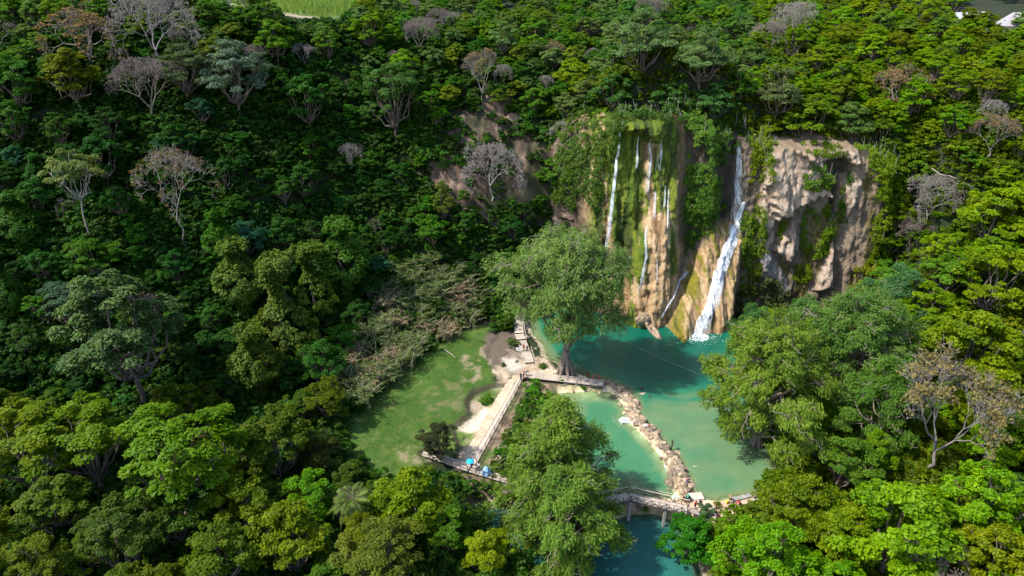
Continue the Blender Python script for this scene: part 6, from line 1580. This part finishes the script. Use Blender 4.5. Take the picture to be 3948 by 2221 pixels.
def build_body(pose, girl=False):
    key = pose
    if key in BODY: return BODY[key]
    p = POSES[pose]; vs_ = []; rr = []; ix = {}
    def add(n, co, r): ix[n] = len(vs_); vs_.append(co); rr.append(r)
    for n in ('pelvis', 'waist', 'chest', 'neck', 'head', 'crown'): add(n, p[n], RADII[n])
    edges = [(ix[a], ix[b]) for a, b in BONES]; bones = [(a, b, 'head' if b in ('head', 'crown') else 'torso') for a, b in BONES]
    for s, sn in ((1, 'L'), (-1, 'R')):
        for n in ('sh', 'el', 'wr', 'ha', 'hip', 'kn', 'an', 'toe'):
            x, y, z = p[n]
            if pose == 'walk' and n in ('kn', 'an', 'toe'): y += -.16 * s * (1 if n != 'kn' else .7)
            if pose in ('stand', 'walk') and n in ('wr', 'ha'): y -= .06 * s
            add(n + sn, (x * s, y, z), RADII[n])
        for a, b, reg in (('chest', 'sh' + sn, 'torso'), ('sh' + sn, 'el' + sn, 'upper_arm'), ('el' + sn, 'wr' + sn, 'forearm'), ('wr' + sn, 'ha' + sn, 'hand'), ('pelvis', 'hip' + sn, 'pelvis'), ('hip' + sn, 'kn' + sn, 'thigh'), ('kn' + sn, 'an' + sn, 'shin'), ('an' + sn, 'toe' + sn, 'foot')):
            edges.append((ix[a], ix[b])); bones.append((a, b, reg))
    me = bpy.data.meshes.new('body_skeleton'); me.from_pydata(vs_, edges, [])
    o = link('body_skeleton', me); sk = o.modifiers.new('skin', 'SKIN'); sk.use_smooth_shade = True
    for i, d in enumerate(me.skin_vertices[0].data):
        d.radius = (rr[i], rr[i] * (.78 if vs_[i][0] == 0 and i < 3 else 1)); d.use_root = (i == 0)
    o.modifiers.new('sub', 'SUBSURF').levels = 1
    dg = bpy.context.evaluated_depsgraph_get(); ev = bpy.data.meshes.new_from_object(o.evaluated_get(dg))
    bpy.data.objects.remove(o); bpy.data.meshes.remove(me)
    V = np.array([v.co for v in ev.vertices]); F = [tuple(q.vertices) for q in ev.polygons]
    NV = np.array([v.normal for v in ev.vertices]); bpy.data.meshes.remove(ev)
    cen = np.array([V[list(f)].mean(0) for f in F])
    best = np.full(len(F), 1e9); reg = np.array(['torso'] * len(F), dtype=object); tt = np.zeros(len(F))
    for a, b, rg in bones:
        A = np.array(vs_[ix[a]]); B = np.array(vs_[ix[b]]); e = B - A; t = np.clip(((cen - A) @ e) / (e @ e), 0, 1); d = np.linalg.norm(cen - A - t[:, None] * e, axis=1)
        if rg == 'torso' and a == 'pelvis': rg = 'belly'
        k = d < best; best[k] = d[k]; reg[k] = rg; tt[k] = t[k]
    # nose and fingers belong to the one body mesh
    Vb = [tuple(v) for v in V]; Fb = list(F)
    h = Vector(p['head']); hd = (Vector(p['crown']) - h).normalized(); fw = Vector((0, -1, 0)); fw = (fw - hd * fw.dot(hd)).normalized()
    if fw.length < .1: fw = Vector((0, 0, 1))
    b = len(Vb); n0 = h + hd * .03 + fw * .065
    Vb += [tuple(n0 + Vector((.02, 0, 0))), tuple(n0 - Vector((.02, 0, 0))), tuple(n0 + hd * .05), tuple(n0 + fw * .035)]; Fb += [(b, b + 1, b + 3), (b + 1, b + 2, b + 3), (b + 2, b, b + 3)]
    for s in (1, -1):
        w = Vector(vs_[ix['wr' + ('L' if s > 0 else 'R')]]); ha = Vector(vs_[ix['ha' + ('L' if s > 0 else 'R')]]); d = (ha - w).normalized(); sd = d.cross(Vector((1, 0, 0)))
        if sd.length < .1: sd = Vector((0, 1, 0))
        sd.normalize(); cu = d.cross(sd).normalized()
        for k, (o_, ln, sp) in enumerate(((-.027, .062, -.1), (-.009, .075, -.03), (.009, .07, .03), (.026, .055, .12), (.034, .05, .75))):
            st = ha + sd * o_ - d * (.03 if k == 4 else .0); dd = (d + sd * sp).normalized(); m = MB().tube([st, st + dd * ln * .55, st + dd * ln * .9 + cu * .018 * s], [.009, .0085, .006], 4)
            q = len(Vb); Vb += m.v; Fb += [tuple(q + i for i in f) for f in m.f]
    bm_ = bpy.data.meshes.new('body'); bm_.from_pydata(Vb, [], Fb); bm_.materials.append(M['skin'])
    for q in bm_.polygons: q.use_smooth = True
    def cloth(name, sel, off):
        ids = sorted({i for f, s in zip(F, sel) if s for i in f}); mp = {i: k for k, i in enumerate(ids)}
        m = bpy.data.meshes.new(name); m.from_pydata([tuple(V[i] + NV[i] * off) for i in ids], [], [tuple(mp[i] for i in f) for f, s in zip(F, sel) if s])
        m.materials.append(M['cloth'])
        for q in m.polygons: q.use_smooth = True
        return m
    is_ = lambda *r: np.isin(reg, r)
    hv = np.array(h); hdn = np.array(hd); fwn = np.array(fw)
    back = ((cen - hv) @ hdn > .055) | (((cen - hv) @ fwn < -.0) & ((cen - hv) @ hdn > -.06))
    up = {'shirt': cloth('shirt', is_('torso', 'belly') | (is_('upper_arm') & (tt < .75)), .018), 'shorts': cloth('shorts', is_('pelvis') | (is_('belly') & (tt < .3)) | (is_('thigh') & (tt < .7)), .02),
          'trousers': cloth('trousers', is_('pelvis', 'thigh', 'shin') | (is_('belly') & (tt < .3)), .018), 'hair': cloth('hair', is_('head') & back, .018), 'swimsuit': cloth('swimsuit', is_('pelvis', 'belly') | (is_('torso') & (cen[:, 2] < np.array(p['chest'])[2] + .05)), .010)}
    # eyes
    eye = MB()
    for s in (1, -1):
        c = h + hd * .055 + fw * .075 + Vector((s * .03, 0, 0)); eye.box(c.x - .01, c.x + .01, c.y - .01, c.y + .01, c.z - .008, c.z + .008)
    up['eyes'] = eye.mesh('eyes', M['cloth']); up['body'] = bm_
    BODY[key] = up
    return up
SK1, SK2 = (.30, .17, .105), (.42, .26, .18)
BLK = (.012, .011, .012)
def person(label, px, py, z, pose, rz, shirt=None, lower=None, low_kind='shorts', hair=(.015, .011, .009), skin=SK1, s=1.0, dz=0.0, swimsuit=None, xyz=None):
    x, y, zz = xyz or at(px, py, z); b = build_body(pose)
    r = thing('person', label, 'person', (x, y, zz + dz), rz); r.scale = (s, s, s)
    o = link('body', b['body'], r); o['tone'] = list(skin)
    for nm, c in (('hair', hair), ('eyes', (.01, .01, .01)), ('shirt', shirt), (low_kind, lower), ('swimsuit', swimsuit)):
        if c is None: continue
        q = link(nm, b[nm], o if nm in ('eyes', 'hair') else r); q['tone'] = list(c)
    return r
pi = math.pi
person('person in black top with red back bag, leftmost of three at the dock end', 2264, 1459, 1.05, 'stand', pi * .9, BLK, (.02, .02, .025), 'trousers')
bag = MB().box(-.16, .16, .13, .27, 1.02, 1.36).obj('bag', M['cloth'], None, loc=at(2264, 1459, 1.05), rot=(0, 0, pi * .9 + 0)); bag['tone'] = [.28, .02, .03]; tag(bag, 'red bag on the back of the leftmost person at the dock end', 'bag')
person('bare-backed person in red shorts, middle of three at the dock end', 2285, 1468, 1.03, 'stand', pi * 1.05, None, (.35, .03, .03))
person('person in pink top and black shorts, rightmost at the dock end', 2310, 1471, 1.0, 'stand', pi * .8, (.42, .06, .11), BLK)
person('person in dark shirt and jeans standing at the top of the concrete path', 2008, 1466, 1.2, 'walk', .6, (.025, .03, .04), (.04, .07, .14), 'trousers')
person('person in orange vest leaning at the corner of path and dock', 2018, 1457, 1.2, 'reach', 1.0, (.62, .16, .07), BLK)
person('dark-clothed person at the left corner of the dock', 2029, 1449, 1.25, 'bend', 1.8, (.03, .035, .04), (.05, .05, .06), 'trousers')
b2 = MB().box(-.35, .35, -.22, .22, 0, .3).obj('bag', M['cloth'], None, loc=at(1968, 1463, .85), rot=(0, 0, .4)); b2['tone'] = [.05, .045, .06]; tag(b2, 'dark bag lying on the bare earth left of the path', 'bag')
person('long-haired person in red top on the lowest boardwalk flight', 2019, 1353, 1.15, 'walk', pi, (.42, .07, .07), (.10, .06, .05))
person('person in dark top right of the one in red on the boardwalk', 2032, 1358, 1.12, 'stand', pi * 1.1, (.05, .055, .05), (.25, .10, .08))
person('person in magenta top half hidden beside the upper boardwalk', 2040, 1246, 1.5, 'sit', 1.2, (.50, .03, .14), BLK, dz=0.2)
person('swimmer with dark hair and splashing arms in the deep pool', 2451, 1371, 0, 'swim', .3, None, None, skin=SK2, dz=.02, swimsuit=BLK)
person('bare-shouldered swimmer left of the splashing one', 2416, 1379, 0, 'swim', 1.0, None, None, dz=.02, swimsuit=BLK)
person('person in navy sitting on the flat stone in the shallows', 2473, 1508, .1, 'sit', pi, (.012, .016, .05), (.012, .015, .04), dz=.25)
person('dark-clad bather in the water right of the flat stone', 2505, 1530, 0, 'swim', 2.0, (.012, .014, .02), BLK, dz=.14)
person('dark-haired person in pink swimwear sitting on the rock weir', 2500, 1650, .5, 'sit', 2.2, None, (.65, .05, .20), skin=SK1, dz=.15, swimsuit=(.5, .05, .1))
tw = MB().box(-.3, .3, -.25, .25, 0, .08).obj('towel', M['cloth'], None, loc=at(2488, 1640, .85), rot=(.1, 0, .4)); tw['tone'] = [.78, .80, .86]; tag(tw, 'white towel on the rock weir beside the sitting person', 'towel')
person('dark-clad person standing at the water edge of the rock weir', 2590, 1726, .55, 'walk', 1.9, BLK, (.02, .018, .02), 'trousers')
person('person in navy lying over the weir stones at the water', 2630, 1806, .6, 'lie', 1.2, (.012, .018, .09), (.015, .02, .07), dz=.1)
person('black-haired swimmer with white top right of the weir', 2681, 1797, 0, 'swim', .4, (.7, .7, .7), None, dz=.04)
person('person in pink and blue sitting low on the weir', 2647, 1857, .45, 'sit', 1.4, (.55, .16, .22), (.03, .06, .35), dz=.1)
person('dark person sitting by the bridge rail, beside the one in teal', 2634, 1930, .9, 'sit', .8, (.02, .02, .025), (.2, .12, .09))
person('person in teal shirt standing at the bridge end', 2649, 1934, .85, 'bend', 2.6, (.03, .24, .24), (.02, .03, .06))
person('person in red shirt at the foot of the bridge ramp', 2679, 1962, .6, 'stand', .6, (.55, .03, .025), (.02, .03, .06))
person('person in black dress standing below the concrete slab', 2698, 1957, .6, 'walk', 2.4, (.02, .014, .03), (.02, .014, .03))
person('woman in brown swimsuit with braid standing on the beach', 2757, 1978, .55, 'walk', pi, None, None, swimsuit=(.085, .05, .045))
person('shirtless man in black shorts by the block wall', 2814, 1938, .7, 'bend', pi, None, BLK, s=1.08)
person('person in red bending over beside the block wall', 2838, 1955, .6, 'bend', 1.2, (.50, .025, .04), (.02, .02, .02))
person('person in maroon behind the one bending in red', 2851, 1948, .6, 'sit', 1.8, (.20, .02, .04), (.5, .45, .4))
person('person in black crouched left of the one in red', 2823, 1952, .6, 'sit', 1.0, BLK, BLK)
ch = person('child with white cap and blue shorts on the beach', 2832, 1974, .55, 'stand', .4, (.25, .03, .06), (.02, .09, .36), s=.66, hair=(.85, .85, .85))
ye = MB().box(-.2, .2, -.15, .15, 0, .55).obj('bag', M['cloth'], None, loc=at(2801, 1940, .65), rot=(.1, .15, .5)); ye['tone'] = [.65, .42, .02]; tag(ye, 'yellow bag beside the shirtless man', 'bag')
person('person lying on a blue towel at the near edge of the beach', 2768, 1996, .5, 'lie', 2.6, (.02, .08, .50), (.45, .02, .05), dz=.06)
bt = MB().box(-.45, .45, -.95, .95, 0, .05).obj('towel', M['cloth'], None, loc=at(2764, 1993, .53), rot=(0, 0, .6)); bt['tone'] = [.015, .09, .50]; tag(bt, 'bright blue towel at the near edge of the beach', 'towel')
person('person sitting on the rock hump at the foot of the mossy fall', 2473, 1190, 3.2, 'sit', .2, (.05, .03, .03), (.03, .02, .02), xyz=(30.6, float(lean_b.location.y) - .1, 2.2))
# three by the left footbridge
person('person in blue under the open umbrella by the footbridge', 1818, 1810, 1.3, 'reach', .3, (.05, .11, .40), (.10, .12, .25))
person('person in white dress and red bag on the left footbridge', 1845, 1815, 1.3, 'stand', 2.8, (.72, .68, .66), (.45, .08, .08))
person('person wrapped in a light blue plastic poncho on the left footbridge', 1876, 1830, 1.25, 'stand', .2, (.2, .38, .72), (.04, .09, .30), 'trousers', s=1.08)
pc = thing('poncho', 'billowing light blue plastic poncho around a person on the left footbridge', 'poncho', at(1876, 1830, 1.25))
prof = [(.12, 1.72), (.30, 1.55), (.44, 1.25), (.60, .85), (.74, .45), (.82, .22)]
v = []; f = []
for i, (r, zc) in enumerate(prof):
    for k in range(20):
        a = 2 * pi * k / 20; w = 1 + (.16 * math.sin(a * 5 + i * .6) + .08 * math.sin(a * 9)) * i / 5; v.append((r * w * math.cos(a), r * .75 * w * math.sin(a), zc + (.05 * math.sin(a * 5) * i / 5)))
for i in range(5):
    for k in range(20): f.append((i * 20 + k, (i + 1) * 20 + k, (i + 1) * 20 + (k + 1) % 20, i * 20 + (k + 1) % 20))
me = bpy.data.meshes.new('sheet'); me.from_pydata(v, [], f); me.materials.append(M['cloth']); o = link('sheet', me, pc); o['tone'] = [.24, .46, .80]
um = thing('umbrella', 'bright cyan open umbrella held by the footbridge', 'umbrella', Vector(at(1818, 1810, 1.3)) + Vector((-.15, -.35, 0)))
cvt = MB(); ring = []
nseg = 8
v = [(0, 0, 2.32)]; f = []
for j, (r, zc) in enumerate(((.25, 2.27), (.5, 2.15), (.68, 1.98))):
    for k in range(nseg * 2):
        a = pi * k / nseg; rr_ = r * (1.0 if k % 2 == 0 else .95); v.append((rr_ * math.cos(a), rr_ * math.sin(a), zc - (.0 if k % 2 == 0 else -.02 * j)))
for k in range(16): f.append((0, 1 + k, 1 + (k + 1) % 16))
for j in range(2):
    for k in range(16): f.append((1 + j * 16 + k, 17 + j * 16 + k, 17 + j * 16 + (k + 1) % 16, 1 + j * 16 + (k + 1) % 16))
me = bpy.data.meshes.new('canopy'); me.from_pydata(v, [], f); me.materials.append(M['cloth']); o = link('canopy', me, um); o['tone'] = [.0, .36, .62]
MB().tube([(0, 0, 1.1), (0, 0, 2.38)], .014, 6).obj('shaft', M['dark_wood'], um)
mk = MB().box(-.12, .12, -.02, .02, 0, .2).obj('trail_marker', M['paint'], None, loc=Vector(nearr[1]) + Vector((1.2, -.2, .5))); mk['tone'] = [.75, .6, .02]; tag(mk, 'small yellow marker plate on the near footbridge railing', 'marker')

# ------------------------------------------------------------------ houses on the plateau
def house(label, px, py, w, d, h, roof_h, tone, roof_tone, rz, hip=False, yy=None):
    x, y, z = at_y(px, py, yy or 225.0); z = gz(x, y) if True else z
    r = thing('house', label, 'house', (x, y, z - .3), rz)
    o = MB().box(-w / 2, w / 2, -d / 2, d / 2, 0, h).obj('wall', M['paint'], r); o['tone'] = list(tone)
    e = .5; v = [(-w/2-e, -d/2-e, h), (w/2+e, -d/2-e, h), (w/2+e, d/2+e, h), (-w/2-e, d/2+e, h), (-w/2 + (w*.3 if hip else -e), 0, h + roof_h), (w/2 - (w*.3 if hip else -e), 0, h + roof_h)]
    me = bpy.data.meshes.new('roof'); me.from_pydata(v, [], [(0, 1, 5, 4), (2, 3, 4, 5), (1, 2, 5), (3, 0, 4), (3, 2, 1, 0)]); me.materials.append(M['paint']); o = link('roof', me, r, loc=(0, 0, .003)); o['tone'] = list(roof_tone)
    for k in (-1, 1):
        q = MB().box(-.58, .58, -.04, .04, -.08, .98).obj('window', M['paint'], r, loc=(k * w * .28, -d / 2 - .005, h * .4)); q['tone'] = [.35, .28, .2]; g_ = MB().box(-.5, .5, -.055, -.043, 0, .9).obj('pane', M['paint'], q); g_['tone'] = [.03, .035, .04]
    q = MB().box(-.45, .45, -.03, .04, 0, 2.0).obj('door', M['paint'], r, loc=(0, -d / 2 - .006, .05)); q['tone'] = [.12, .07, .05]; g_ = MB().box(.3, .36, -.09, -.033, .95, 1.05).obj('handle', M['paint'], q); g_['tone'] = [.3, .3, .3]
    return r
house('pale walled house with white metal roof among trees at the top right', 3735, 22, 13, 7, 3.0, 1.6, (.62, .56, .46), (.36, .365, .37), .3, yy=232)
house('cream hut with grey thatched roof in the top right corner', 3935, 30, 8, 7, 3.2, 3.6, (.66, .52, .32), (.30, .27, .28), -.2, True, yy=222)
house('low open shed with white roof right of the pale house', 3830, 45, 8, 5, 2.4, .7, (.50, .45, .38), (.34, .34, .32), .1, yy=218)
for i, (px, py, tone, lab) in enumerate([(3622, 48, (.55, .30, .05), 'stall with orange cloth among trees at the top right'), (3605, 58, (.62, .58, .55), 'white stall canopy left of the orange one at the top right')]):
    x, y, z = at_y(px, py, 215); z = gz(x, y); r = thing('market_stall', lab, 'stall', (x, y, z))
    c = MB().box(-1.3, 1.3, -1, 1, 2.2, 2.3).obj('canopy', M['cloth'], r); c['tone'] = list(tone)
    for sx in (-1, 1):
        for sy in (-1, 1): MB().box(sx * 1.2 - .04, sx * 1.2 + .04, sy * .9 - .04, sy * .9 + .04, -.2, 2.197).obj('post', M['drift'], r)
    t = MB().box(-1.1, 1.1, -.7, -.3, .75, .85).obj('counter', M['cloth'], r); t['tone'] = [.45, .05, .06]
